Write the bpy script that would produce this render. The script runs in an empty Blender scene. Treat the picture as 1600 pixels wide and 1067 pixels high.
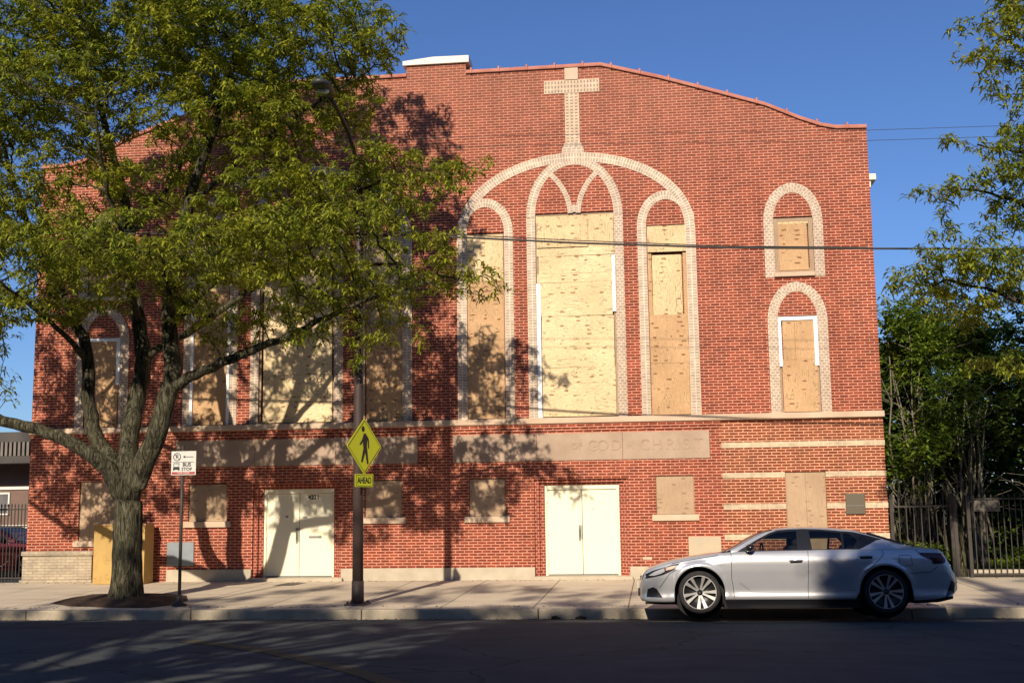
import bpy, bmesh, math, random
import numpy as np
from mathutils import Vector, Matrix
from mathutils.kdtree import KDTree
from mathutils.geometry import tessellate_polygon
from math import sin, cos, tan, pi, sqrt, atan, radians as R

random.seed(7)
rng = np.random.default_rng(11)
S = bpy.context.scene
COL = S.collection

# ------------------------------------------------------------------ camera
CAMP = Vector((0, -26.4, 1.79))
pitch, roll, yaw = atan(257/1850), R(.77), R(6.85)
fw = Vector((-sin(yaw)*cos(pitch), cos(yaw)*cos(pitch), sin(pitch)))
rt = Vector((cos(yaw), sin(yaw), 0)); up = rt.cross(fw)
r2 = rt*cos(roll)-up*sin(roll); u2 = up*cos(roll)+rt*sin(roll)
cd = bpy.data.cameras.new('camera'); cam = bpy.data.objects.new('camera', cd); COL.objects.link(cam)
cd.sensor_width = 36; cd.lens = 36*1850/1600; cd.clip_start = .1; cd.clip_end = 3000
M = Matrix((r2, u2, -fw)).transposed().to_4x4(); M.translation = CAMP
cam.matrix_world = M
S.camera = cam
# ------------------------------------------------------------------ light
SUN_AZ, SUN_T = R(8), .55                      # from the left behind the camera; shadow drop per metre of depth
SUN_EL = atan(SUN_T*cos(SUN_AZ))
W = bpy.data.worlds.new('World'); S.world = W; W.use_nodes = True
nt = W.node_tree; bg = nt.nodes['Background']
sky = nt.nodes.new('ShaderNodeTexSky'); sky.sky_type = 'NISHITA'; sky.sun_disc = False
sky.sun_elevation = SUN_EL; sky.sun_rotation = R(188)
sky.air_density = 1.0; sky.dust_density = .3; sky.ozone_density = 3.5
tint = nt.nodes.new('ShaderNodeMix'); tint.data_type = 'RGBA'; tint.blend_type = 'MULTIPLY'; tint.inputs[0].default_value = 1
tint.inputs[7].default_value = (.74, .93, 1.30, 1)      # the deep blue of a clear spring afternoon
nt.links.new(sky.outputs[0], tint.inputs[6]); nt.links.new(tint.outputs[2], bg.inputs[0]); bg.inputs[1].default_value = .072
sl = bpy.data.lights.new('sun', 'SUN'); sl.energy = 5.0; sl.angle = R(.55); sl.color = (1, .88, .72)
so = bpy.data.objects.new('sun', sl); COL.objects.link(so)
sd = Vector((sin(SUN_AZ)*cos(SUN_EL), cos(SUN_AZ)*cos(SUN_EL), -sin(SUN_EL)))
so.rotation_euler = sd.to_track_quat('-Z', 'Y').to_euler(); so.location = (-8, -60, 40)
S.view_settings.view_transform = 'Standard'; S.view_settings.look = 'None'
S.view_settings.exposure = .25; S.view_settings.gamma = 1
S.cycles.max_bounces = 8; S.cycles.transparent_max_bounces = 12

# ------------------------------------------------------------------ materials
MATS = {}
def mat(name, col=(.5, .5, .5), rough=.7, metal=0, spec=.5):
    m = bpy.data.materials.new(name); m.use_nodes = True
    b = m.node_tree.nodes['Principled BSDF']
    b.inputs['Base Color'].default_value = (*col, 1); b.inputs['Roughness'].default_value = rough
    b.inputs['Metallic'].default_value = metal; b.inputs['Specular IOR Level'].default_value = spec
    MATS[name] = m
    return m
class N:
    def __init__(s, m): s.t = m.node_tree; s.b = s.t.nodes.get('Principled BSDF')
    def n(s, typ, **kw):
        x = s.t.nodes.new('ShaderNode'+typ)
        for k, v in kw.items():
            if k in x.inputs.keys(): x.inputs[k].default_value = v
            else: setattr(x, k, v)
        return x
    def l(s, a, b): s.t.links.new(a, b)
    def coord(s, kind='Object'): return s.n('TexCoord').outputs[kind]
    def noise(s, vec, scale, detail=3, rough=.5, dist=0):
        x = s.n('TexNoise'); x.inputs['Scale'].default_value = scale; x.inputs['Detail'].default_value = detail
        x.inputs['Roughness'].default_value = rough; x.inputs['Distortion'].default_value = dist
        s.l(vec, x.inputs['Vector']); return x.outputs['Fac']
    def mapping(s, vec, scale=(1, 1, 1), loc=(0, 0, 0), rot=(0, 0, 0)):
        x = s.n('Mapping'); x.inputs['Scale'].default_value = scale; x.inputs['Location'].default_value = loc
        x.inputs['Rotation'].default_value = rot; s.l(vec, x.inputs['Vector']); return x.outputs[0]
    def ramp(s, fac, pts):
        x = s.n('ValToRGB'); e = x.color_ramp.elements
        while len(e) < len(pts): e.new(.5)
        for i, (p, c) in enumerate(pts):
            e[i].position = p; e[i].color = (*c, 1) if len(c) == 3 else c
        s.l(fac, x.inputs[0]); return x.outputs[0]
    def mix(s, a, b, fac, mode='MIX'):
        x = s.n('Mix'); x.data_type = 'RGBA'; x.blend_type = mode
        for v, i in ((fac, 0), (a, 6), (b, 7)):
            if hasattr(v, 'is_output'): s.l(v, x.inputs[i])
            else: x.inputs[i].default_value = v if i == 0 else (*v, 1)
        return x.outputs[2]
    def bump(s, h, strength=.5, dist=.01):
        x = s.n('Bump'); x.inputs['Strength'].default_value = strength; x.inputs['Distance'].default_value = dist
        s.l(h, x.inputs['Height']); s.l(x.outputs[0], s.b.inputs['Normal'])
    def math(s, op, a, b=0.):
        x = s.n('Math'); x.operation = op
        for v, i in ((a, 0), (b, 1)):
            if hasattr(v, 'is_output'): s.l(v, x.inputs[i])
            else: x.inputs[i].default_value = v
        return x.outputs[0]

def noisy(name, c1, c2, scale=4, rough=.8, bump=.2, metal=0, detail=6, streak=None, bd=.01, spec=.3):
    m = mat(name, c1, rough, metal, spec); k = N(m); co = k.coord()
    if streak: co = k.mapping(co, streak)
    f = k.noise(co, scale, detail, .6)
    c = k.ramp(f, [(.32, c1), (.68, c2)])
    k.l(c, k.b.inputs['Base Color'])
    if bump: k.bump(k.noise(co, scale*5, 4), bump, bd)
    return m

def wallvec(k):
    """planar brick coordinates in metres: along the wall, up the wall"""
    sp = k.n('SeparateXYZ'); k.l(k.coord(), sp.inputs[0])
    cb = k.n('CombineXYZ'); k.l(k.math('ADD', sp.outputs[0], sp.outputs[1]), cb.inputs[0]); k.l(sp.outputs[2], cb.inputs[1])
    return cb.outputs[0]
def brickmat(name, cA, cB, mortar, w=.200, h=.0640, mo=.0100, vec='wall', offset=.5, grime=.5, old=None, contrast=1):
    m = mat(name, cA, .85, 0, .2); k = N(m)
    v = wallvec(k) if vec == 'wall' else k.coord('UV')
    b = k.n('TexBrick'); b.offset = offset; b.inputs['Scale'].default_value = 1
    b.inputs['Brick Width'].default_value = w; b.inputs['Row Height'].default_value = h
    b.inputs['Mortar Size'].default_value = mo; b.inputs['Mortar Smooth'].default_value = .15
    b.inputs['Bias'].default_value = 0
    b.inputs['Color1'].default_value = (*cA, 1); b.inputs['Color2'].default_value = (*cB, 1)
    b.inputs['Mortar'].default_value = (*mortar, 1)
    # wobble the courses a little
    nz = k.n('TexNoise'); nz.inputs['Scale'].default_value = 6; k.l(v, nz.inputs['Vector'])
    wv = k.n('VectorMath'); wv.operation = 'SCALE'; wv.inputs['Scale'].default_value = .012
    sb = k.n('VectorMath'); sb.operation = 'SUBTRACT'; sb.inputs[1].default_value = (.5, .5, .5)
    k.l(nz.outputs['Color'], sb.inputs[0]); k.l(sb.outputs[0], wv.inputs[0])
    ad = k.n('VectorMath'); ad.operation = 'ADD'; k.l(v, ad.inputs[0]); k.l(wv.outputs[0], ad.inputs[1])
    k.l(ad.outputs[0], b.inputs['Vector'])
    c = b.outputs['Color']
    big = k.noise(v, .7, 5, .6); mid = k.noise(v, 5, 4, .6)
    c = k.mix(c, k.ramp(mid, [(.3, (.72, .70, .68)), (.7, (1.18, 1.14, 1.1))]), .8*contrast, 'MULTIPLY')
    c = k.mix(c, k.ramp(big, [(.3, (.72, .70, .70)), (.7, (1.15, 1.12, 1.08))]), grime, 'MULTIPLY')
    stk = k.noise(k.mapping(v, (1.6, .16, 1)), 1.2, 6, .65)
    c = k.mix(c, k.ramp(stk, [(.30, (.74, .72, .70)), (.5, (1, 1, 1)), (.72, (1.12, 1.10, 1.08))]), .75, 'MULTIPLY')
    blot = k.noise(v, 2.1, 5, .7)
    c = k.mix(c, (mortar[0]*.85, mortar[1]*.8, mortar[2]*.8), k.ramp(blot, [(.62, (0, 0, 0)), (.80, (.35, .35, .35))]))
    if old:                                    # weathered zone high on the gable
        sp = k.n('SeparateXYZ'); k.l(k.coord(), sp.inputs[0])
        z = k.math('ADD', sp.outputs[2], k.math('MULTIPLY', big, 1.6))
        mr = k.n('MapRange'); mr.inputs['From Min'].default_value = old[0]; mr.inputs['From Max'].default_value = old[1]
        k.l(z, mr.inputs['Value'])
        c = k.mix(c, k.mix(c, old[2], .42), mr.outputs[0])
    k.l(c, k.b.inputs['Base Color'])
    hh = k.math('ADD', k.math('MULTIPLY', b.outputs['Fac'], -1), k.math('MULTIPLY', k.noise(v, 60, 2), .35))
    k.bump(hh, .6, .008)
    return m
M_BRICK = brickmat('red_brick', (.285, .057, .027), (.180, .038, .021), (.61, .30, .21), old=(9.2, 13.2, (.30, .14, .09)))
M_BRICKL = brickmat('tan_red_brick', (.255, .060, .028), (.185, .046, .024), (.66, .37, .23))
M_JAMB = brickmat('jamb_brick', (.27, .05, .03), (.2, .04, .025), (.50, .24, .17), w=.11)
M_TRIM = brickmat('pale_trim_brick', (.54, .45, .34), (.40, .34, .25), (.76, .62, .50), w=.11, h=.064, mo=.012, vec='uv', grime=.4, offset=0)
M_TRIMG = brickmat('grey_trim_brick', (.46, .37, .28), (.40, .33, .25), (.66, .53, .42), w=.10, h=.064, mo=.014, vec='uv', grime=.3)
M_CROSS = brickmat('cross_brick', (.33, .27, .19), (.28, .24, .18), (.68, .52, .38), w=.105, h=.075, mo=.024, vec='uv', grime=.2, offset=0)
M_STONE = noisy('limestone', (.50, .36, .25), (.60, .46, .33), 1.6, .85, .25)
M_STONE2 = noisy('carved_stone', (.33, .235, .165), (.46, .34, .25), 1.1, .85, .15)
M_CREAM = brickmat('cream_band_brick', (.60, .49, .34), (.52, .42, .29), (.68, .56, .41), grime=.6)
M_PLINTH = noisy('plinth_stone', (.40, .34, .25), (.52, .45, .34), 2.5, .9, .4)
M_CONC = None
M_COPING = noisy('clay_coping', (.36, .12, .08), (.48, .20, .14), 3, .6, .2)
M_WHITE = noisy('white_cap', (.80, .74, .66), (.70, .64, .56), 2, .7, .1)
M_VINYL = mat('white_vinyl', (.85, .85, .84), .45)
M_DOOR = noisy('cream_door_paint', (.86, .80, .58), (.80, .74, .54), 1.3, .5, .05)
M_METAL = mat('brushed_metal', (.30, .30, .28), .4, .8)
M_DARK = mat('dark_gap', (.012, .011, .010), .9)
M_FRAMEWOOD = noisy('weathered_wood', (.42, .30, .19), (.30, .21, .14), 5, .8, .2, streak=(12, 12, 1))
M_PANELB = noisy('blue_grey_panel', (.20, .23, .25), (.27, .30, .32), 2, .7, .1)
M_VENT = noisy('cement_panel', (.52, .42, .28), (.44, .37, .27), 2.5, .85, .1)

def plywood(name, c1, c2, knots=.5, horiz=False, dark=.3):
    m = mat(name, c1, .75, 0, .25); k = N(m); v = wallvec(k)
    st = (.8, 4.6, 1) if horiz else (4.6, .8, 1)
    g = k.n('TexNoise'); g.inputs['Scale'].default_value = 1.6; g.inputs['Detail'].default_value = 5
    g.inputs['Distortion'].default_value = 1.8; k.l(k.mapping(v, st), g.inputs['Vector'])
    f = k.math('FRACT', k.math('MULTIPLY', g.outputs['Fac'], 5))
    f = k.math('ABSOLUTE', k.math('SUBTRACT', f, .5))
    c = k.mix(c1, c2, k.math('MULTIPLY', f, 1.8))
    line = k.ramp(f, [(0, (1, 1, 1)), (.13, (0, 0, 0))])
    c = k.mix(c, tuple(x*.38 for x in c2), k.math('MULTIPLY', line, dark))
    big = k.noise(v, 1.1, 3)
    c = k.mix(c, k.ramp(big, [(.35, (.86, .82, .76)), (.65, (1.08, 1.06, 1.02))]), .8, 'MULTIPLY')
    vo = k.n('TexVoronoi'); vo.feature = 'F1'; vo.inputs['Scale'].default_value = 1; vo.inputs['Randomness'].default_value = .35
    k.l(k.mapping(v, (3.4, 9.5, 1)), vo.inputs['Vector'])
    kn = k.math('LESS_THAN', vo.outputs['Distance'], k.math('MULTIPLY', k.noise(v, 22, 2), .38))
    on = k.math('GREATER_THAN', k.noise(v, 1.9, 1), .45)
    kk = k.math('MULTIPLY', k.math('MULTIPLY', kn, on), knots)
    c = k.mix(c, (c2[0]*.42, c2[1]*.30, c2[2]*.25), kk)
    k.l(c, k.b.inputs['Base Color']); k.bump(g.outputs['Fac'], .15, .01)
    return m
M_PLY = plywood('fresh_plywood', (.82, .68, .42), (.66, .49, .28), .9, True, .9)
M_PLYV = plywood('fresh_plywood_upright', (.78, .61, .36), (.60, .43, .24), .9, dark=.9)
M_PLYO = plywood('orange_plywood', (.60, .40, .22), (.47, .28, .145), .9, dark=.7)
M_PLYG = plywood('weathered_plywood', (.48, .34, .22), (.38, .27, .18), .5, dark=.2)
M_PLYY = plywood('yellow_plywood', (.50, .34, .12), (.42, .27, .09), .25, dark=.15)

def concrete(name, c1, c2, joint=None, scale=1.5, crack=False):
    m = mat(name, c1, .9, 0, .25); k = N(m); v = k.coord()
    c = k.ramp(k.noise(v, scale, 7, .65), [(.3, c1), (.7, c2)])
    c = k.mix(c, k.ramp(k.noise(v, 55, 2), [(.3, (.78, .78, .78)), (.7, (1.15, 1.15, 1.15))]), .6, 'MULTIPLY')
    st = k.noise(k.mapping(v, (.35, 1.2, 1)), 1.3, 5, .7)
    c = k.mix(c, (c1[0]*.55, c1[1]*.52, c1[2]*.48), k.ramp(st, [(.52, (0, 0, 0)), (.75, (.7, .7, .7))]))
    if joint:
        b = k.n('TexBrick'); b.offset = 0; b.inputs['Scale'].default_value = 1
        b.inputs['Brick Width'].default_value = joint[0]; b.inputs['Row Height'].default_value = joint[1]
        b.inputs['Mortar Size'].default_value = .014; b.inputs['Mortar Smooth'].default_value = .3
        k.l(k.mapping(v, loc=(.55, .1, 0)), b.inputs['Vector'])
        c = k.mix(c, (.07, .06, .05), k.math('MULTIPLY', b.outputs['Fac'], .75))
        k.bump(k.math('SUBTRACT', k.math('MULTIPLY', k.noise(v, 90, 3), .3), b.outputs['Fac']), .5, .008)
    else: k.bump(k.noise(v, 90, 3), .3, .006)
    if crack:
        vo = k.n('TexVoronoi'); vo.feature = 'DISTANCE_TO_EDGE'; vo.inputs['Scale'].default_value = .33
        wv = k.n('TexNoise'); wv.inputs['Scale'].default_value = 2.2; wv.inputs['Detail'].default_value = 6; k.l(v, wv.inputs['Vector'])
        mx = k.n('Mix'); mx.data_type = 'VECTOR'; mx.inputs[0].default_value = .35
        k.l(v, mx.inputs[4]); k.l(wv.outputs['Color'], mx.inputs[5]); k.l(mx.outputs[1], vo.inputs['Vector'])
        c = k.mix(c, (.012, .012, .012), k.ramp(vo.outputs['Distance'], [(0, (1, 1, 1)), (.006, (0, 0, 0))]))
    k.l(c, k.b.inputs['Base Color'])
    return m
M_WALK = concrete('sidewalk_concrete', (.54, .45, .33), (.64, .54, .40), (1.62, 1.5))
M_KERB = concrete('kerb_concrete', (.33, .28, .20), (.44, .37, .27))
M_ASPH = concrete('asphalt', (.042, .048, .050), (.072, .079, .082), None, 1.2, True)
M_SOIL = noisy('mulch_soil', (.045, .026, .016), (.09, .055, .034), 9, .95, .9, bd=.03)
M_YELLINE = noisy('worn_yellow_paint', (.10, .075, .025), (.045, .046, .042), 14, .8, .2)
M_LAWN = noisy('lawn_ground', (.035, .045, .018), (.065, .075, .028), 3, .95, .6, bd=.03)

def barkmat():
    m = mat('furrowed_bark', (.10, .085, .06), .95, 0, .15); k = N(m); v = k.coord()
    n1 = k.noise(k.mapping(v, (9, 9, 1.6)), 2.2, 6, .65, 1.2)
    n2 = k.noise(v, 1.3, 3)
    c = k.ramp(n1, [(.38, (.012, .010, .008)), (.50, (.060, .054, .036)), (.64, (.15, .135, .09))])
    c = k.mix(c, k.ramp(n2, [(.3, (.75, .8, .7)), (.7, (1.15, 1.1, 1.0))]), .7, 'MULTIPLY')
    k.l(c, k.b.inputs['Base Color']); k.bump(n1, 1, .05)
    return m
M_BARK = barkmat()
def leafmat(name, c1, c2, c3, tr=.45):
    m = mat(name, c1, .6, 0, .25); k = N(m)
    at = k.n('Attribute', attribute_name='leafrand')
    c = k.ramp(at.outputs['Fac'], [(0, c1), (.5, c2), (1, c3)])
    big = k.noise(k.coord(), .9, 3)
    c = k.mix(c, k.ramp(big, [(.3, (.72, .85, .9)), (.7, (1.2, 1.1, .9))]), .8, 'MULTIPLY')
    k.l(c, k.b.inputs['Base Color'])
    t = k.n('BsdfTranslucent'); k.l(c, t.inputs[0])
    ms = k.n('MixShader'); ms.inputs[0].default_value = tr
    k.l(k.b.outputs[0], ms.inputs[1]); k.l(t.outputs[0], ms.inputs[2])
    k.l(ms.outputs[0], k.t.nodes['Material Output'].inputs[0])
    return m
M_LEAF = leafmat('spring_locust_leaf', (.17, .205, .026), (.30, .33, .036), (.45, .45, .052))
M_LEAFD = leafmat('dark_shrub_leaf', (.05, .095, .018), (.095, .155, .026), (.16, .225, .036), .4)
M_LEAFM = leafmat('green_shrub_leaf', (.12, .185, .024), (.20, .28, .032), (.32, .38, .045), .45)
M_POLE = noisy('brown_pole_paint', (.050, .034, .030), (.075, .05, .043), 3, .55, .1)
M_IRON = noisy('black_iron', (.035, .030, .026), (.06, .05, .042), 8, .55, .1)
M_YSIGN = mat('fluorescent_yellow', (.60, .62, .012), .45)
M_BLACK = mat('black_print', (.012, .012, .012), .5)
M_WSIGN = noisy('white_sign', (.66, .64, .58), (.56, .53, .47), 9, .45, 0)
M_RSIGN = mat('red_print', (.35, .04, .04), .5)
M_CABLE = mat('black_cable', (.03, .028, .026), .6)

# ------------------------------------------------------------------ mesh helpers
def smooth(me, on=True):
    me.polygons.foreach_set('use_smooth', [on]*len(me.polygons))
def obj(name, bm, m, parent=None, sm=False, **kw):
    me = bpy.data.meshes.new(name)
    if isinstance(bm, bmesh.types.BMesh): bm.to_mesh(me); bm.free()
    else: me.from_pydata(*bm); me.update()
    for x in (m if isinstance(m, (list, tuple)) else [m]): me.materials.append(x)
    if sm: smooth(me)
    o = bpy.data.objects.new(name, me); COL.objects.link(o)
    if parent: o.parent = parent
    for k_, v_ in kw.items(): o[k_] = v_
    return o
def thing(name, label, cat, loc=(0, 0, 0), rz=0, group=None):
    o = bpy.data.objects.new(name, None); COL.objects.link(o); o.location = loc; o.rotation_euler = (0, 0, rz)
    o['label'] = label; o['category'] = cat
    if group: o['group'] = group
    o.empty_display_size = .2
    return o
def tag(o, label=None, cat=None, group=None, kind=None):
    for k_, v_ in (('label', label), ('category', cat), ('group', group), ('kind', kind)):
        if v_: o[k_] = v_
    return o
def box(bm, x0, x1, y0, y1, z0, z1, mi=0, bev=0):
    vs = [bm.verts.new(p) for p in ((x0, y0, z0), (x1, y0, z0), (x1, y1, z0), (x0, y1, z0), (x0, y0, z1), (x1, y0, z1), (x1, y1, z1), (x0, y1, z1))]
    fs = [bm.faces.new([vs[i] for i in f]) for f in ((0, 1, 5, 4), (1, 2, 6, 5), (2, 3, 7, 6), (3, 0, 4, 7), (4, 5, 6, 7), (3, 2, 1, 0))]
    for f in fs: f.material_index = mi
    if bev: bmesh.ops.bevel(bm, geom=list({e for f in fs for e in f.edges}), offset=bev, segments=2, affect='EDGES', profile=.5)
    return fs
def B(): return bmesh.new()
def boxo(name, m, parent, *a, bev=0, **kw):
    bm = B(); box(bm, *a, bev=bev); return obj(name, bm, m, parent, **kw)
def tube(bm, pts, rad, n=8, cap=True):
    pts = [Vector(p) for p in pts]; rings = []
    if not hasattr(rad, '__len__'): rad = [rad]*len(pts)
    ref = Vector((0, 0, 1))
    for i, p in enumerate(pts):
        d = (pts[min(i+1, len(pts)-1)]-pts[max(i-1, 0)]).normalized()
        if abs(d.dot(ref)) > .95: a = d.cross(Vector((1, 0, 0))).normalized() if i == 0 else rings_a
        else: a = d.cross(ref).normalized()
        if i and a.dot(rings_a) < 0 and abs(d.dot(ref)) > .95: a = -a
        a = (a-d*a.dot(d)).normalized(); rings_a = a; b = d.cross(a)
        rings.append([bm.verts.new(p+(a*cos(2*pi*k/n)+b*sin(2*pi*k/n))*rad[i]) for k in range(n)])
    for i in range(len(rings)-1):
        for k in range(n): bm.faces.new((rings[i][k], rings[i][(k+1) % n], rings[i+1][(k+1) % n], rings[i+1][k]))
    if cap: bm.faces.new(rings[0][::-1]); bm.faces.new(rings[-1])
def lathe(bm, prof, n=24, axis='z', c=(0, 0, 0), mi=0, cap=True):
    rings = []
    for r_, h_ in prof:
        ring = []
        for k in range(n):
            a = 2*pi*k/n
            p = (r_*cos(a), r_*sin(a), h_) if axis == 'z' else (r_*cos(a), h_, r_*sin(a))
            ring.append(bm.verts.new((p[0]+c[0], p[1]+c[1], p[2]+c[2])))
        rings.append(ring)
    for i in range(len(rings)-1):
        for k in range(n):
            f = bm.faces.new((rings[i][k], rings[i][(k+1) % n], rings[i+1][(k+1) % n], rings[i+1][k])); f.material_index = mi
    for r_, rev in ((rings[0], True), (rings[-1], False)) if cap else ():
        try: f = bm.faces.new(r_[::-1] if rev else r_); f.material_index = mi
        except ValueError: pass
def prism(bm, poly, y0, y1, mi=0):
    """polygon in x,z extruded from y0 (front) to y1"""
    n = len(poly)
    a = [bm.verts.new((p[0], y0, p[1])) for p in poly]; b = [bm.verts.new((p[0], y1, p[1])) for p in poly]
    for t in tessellate_polygon([[Vector((p[0], p[1], 0)) for p in poly]]):
        f = bm.faces.new([a[i] for i in t]); f.material_index = mi
        f = bm.faces.new([b[i] for i in t]); f.material_index = mi
    for i in range(n):
        f = bm.faces.new((a[i], a[(i+1) % n], b[(i+1) % n], b[i])); f.material_index = mi
def fixn(bm): bmesh.ops.recalc_face_normals(bm, faces=bm.faces)
def textmesh(s, size, depth, cx, z, y, parent, name, m, rot=(pi/2, 0, 0), spacing=1.0, sx=1.0, bold=0):
    cu = bpy.data.curves.new(name, 'FONT'); cu.body = s; cu.size = size; cu.extrude = depth; cu.offset = bold
    cu.align_x = 'CENTER'; cu.align_y = 'CENTER'; cu.space_character = spacing
    to = bpy.data.objects.new('tmp', cu); COL.objects.link(to)
    bpy.context.view_layer.update()
    me = bpy.data.meshes.new_from_object(to.evaluated_get(bpy.context.evaluated_depsgraph_get()))
    bpy.data.objects.remove(to); me.name = name; me.materials.clear(); me.materials.append(m)
    o = bpy.data.objects.new(name, me); COL.objects.link(o); o.location = (cx, y, z); o.rotation_euler = rot; o.scale = (sx, 1, 1)
    if parent: o.parent = parent
    return o
def interp(pts, x):
    xs = [p[0] for p in pts]; return float(np.interp(x, xs, [p[1] for p in pts]))

# ------------------------------------------------------------------ ground, road, pavement
def sheet(name, rows, x0, x1, m, nx=2, **kw):
    v = []; f = []
    for y, z in rows:
        for i in range(nx): v.append((x0+(x1-x0)*i/(nx-1), y, z))
    for j in range(len(rows)-1):
        for i in range(nx-1):
            a = j*nx+i; f.append((a, a+1, a+nx+1, a+nx))
    return obj(name, (v, [], f), m, None, True, kind='structure', **kw)
def zs(y): return .185+.0205*min(0, y)            # height of the pavement surface
sheet('ground', [(-300, -.4), (-32, -.3), (-6.3, -.3), (-1, -.3), (.0, .1), (40, .2), (1500, .3)], -900, 900, M_LAWN)
sheet('road', [(-26.2, -.02), (-24.5, .06), (-16, .13), (-12, .09), (-8.2, .03), (-6.9, -.045), (-6.10, -.10)], -200, 200, M_ASPH)
def kerb(y0, y1, top, z0, name='kerb'):
    bm = B(); x = -60.
    while x < 60:
        L = 3.05; box(bm, x, x+L-.012, y0, y1, z0, top, bev=.018); x += L
    return obj(name, bm, M_KERB, None, kind='structure')
kerb(-6.10, -5.92, zs(-6)+.006, -.35)
sheet('sidewalk', [(-5.93, zs(-5.93)), (-3, zs(-3)), (.02, zs(0))], -60, 60, M_WALK, 40)
kerb(-26.4, -26.22, .10, -.35)
sheet('far_sidewalk', [(-31, .14), (-26.38, .095)], -60, 60, M_WALK, 2)
# worn turning line painted on the asphalt
bm = B()
pts = [(-6.3, -10.9), (-5.6, -11.4), (-4.6, -12.3), (-3.2, -14.0), (-2.4, -15.2)]
def road_z(y): return interp([(-26.2, -.02), (-24.5, .06), (-16, .13), (-12, .09), (-8.2, .03), (-6.9, -.045), (-6.1, -.1)], y)
vs = []
for i in range(33):
    t = i/32*4; j = min(3, int(t)); u = t-j
    x = pts[j][0]*(1-u)+pts[j+1][0]*u; y = pts[j][1]*(1-u)+pts[j+1][1]*u
    vs.append([bm.verts.new((x-.06, y-.13, road_z(y-.13)+.006)), bm.verts.new((x+.06, y+.13, road_z(y+.13)+.006))])
for a, b in zip(vs, vs[1:]): bm.faces.new((a[0], b[0], b[1], a[1]))
obj('road_line', bm, M_YELLINE, None, kind='structure')

sheet('parking_lot', [(.05, .17), (13.9, .17)], -60, -14.7, M_ASPH, 2)
# mulched pit around the street tree
mul = [(-11.55, -4.75), (-10.85, -5.35), (-9.95, -5.62), (-9.10, -5.75), (-8.78, -5.2), (-8.85, -4.4), (-9.3, -3.3), (-10.4, -2.75), (-11.5, -2.9), (-11.7, -3.7)]
bm = B(); c0 = Vector((-10.05, -4.5)); rings = []
for s in (1, .82, .6, .36, .15):
    ring = []
    for k in range(60):
        t = k/60*len(mul); j = int(t) % len(mul); u = t-int(t); a = Vector(mul[j]).lerp(Vector(mul[(j+1) % len(mul)]), u)
        p = c0+(a-c0)*s
        ring.append(bm.verts.new((p.x, p.y, zs(p.y)+(-.012 if s == 1 else .015)+.14*(1-s)**1.2+random.uniform(-.012, .014)*(s < 1))))
    rings.append(ring)
for a, b in zip(rings, rings[1:]):
    for k in range(60): bm.faces.new((a[k], a[(k+1) % 60], b[(k+1) % 60], b[k]))
bm.faces.new(rings[-1])
obj('mulch_bed', bm, M_SOIL, None, True, kind='stuff')

# ------------------------------------------------------------------ the church
X0, X1 = -14.63, 4.89
XC = -4.87
half = [(0, 11.86), (3.85, 11.86), (5.2, 11.48), (6.6, 11.02), (7.55, 10.70), (8.3, 10.34), (8.75, 10.16), (9.1, 10.08), (9.76, 10.06)]
roof = sorted([(XC-a, z) for a, z in half[1:]]+[(XC+a, z) for a, z in half[1:]]+[(-5.60, 11.86), (-4.18, 11.86)])
church = thing('church_building', 'long red brick church with boarded windows and pale brick cross', 'building', (0, 0, 0))
GR = (-1.70, -8.20)                                # centre lines of the two big window groups
opens = []
for g in GR:
    opens += [(g-.90, g+.90, 3.735, 8.42), (g+1.63, g+2.51, 3.735, 8.04), (g-2.51, g-1.63, 3.735, 8.02)]
opens += [(2.75, 3.61, 6.84, 8.11), (2.75, 3.61, 3.735, 5.87), (-13.35, -12.49, 6.84, 8.11), (-13.35, -12.49, 3.735, 5.87)]
low = [(-.03, .80, 1.56, 2.41), (-4.19, -3.36, 1.57, 2.41), (-6.57, -5.71, 1.57, 2.41), (-10.72, -9.80, 1.53, 2.39), (-13.37, -12.50, 1.12, 2.49)]
opens += low+[(2.76, 3.62, .55, 2.45)]
DOORS = [(-2.72, -.64), (-9.19, -7.11)]
opens += [(a, b, .10, 2.37) for a, b in DOORS]
SPLIT = (1.42, 3.61)                               # right bay below the cornice has other brick
xs = sorted({round(v, 4) for o in opens for v in o[:2]} | {X0, X1, SPLIT[0]} | {round(p[0], 4) for p in roof})
zz = sorted({round(v, 4) for o in opens for v in o[2:]} | {-.2, SPLIT[1], 9.9})
bm = B()
def quad(bm, ps, mi=0):
    f = bm.faces.new([bm.verts.new(p) for p in ps]); f.material_index = mi; return f
for xa, xb in zip(xs, xs[1:]):
    for za, zb in zip(zz, zz[1:]):
        mx, mz = (xa+xb)/2, (za+zb)/2
        if any(a < mx < b and c < mz < d for a, b, c, d in opens): continue
        quad(bm, ((xa, 0, za), (xb, 0, za), (xb, 0, zb), (xa, 0, zb)), 1 if mx > SPLIT[0] and mz < SPLIT[1] else 0)
    quad(bm, ((xa, 0, 9.9), (xb, 0, 9.9), (xb, 0, interp(roof, xb)), (xa, 0, interp(roof, xa))))
    quad(bm, ((xa, .35, interp(roof, xa)), (xa, 0, interp(roof, xa)), (xb, 0, interp(roof, xb)), (xb, .35, interp(roof, xb))))
    quad(bm, ((xa, .35, 9.3), (xb, .35, 9.3), (xb, .35, interp(roof, xb)), (xa, .35, interp(roof, xa))))
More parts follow.
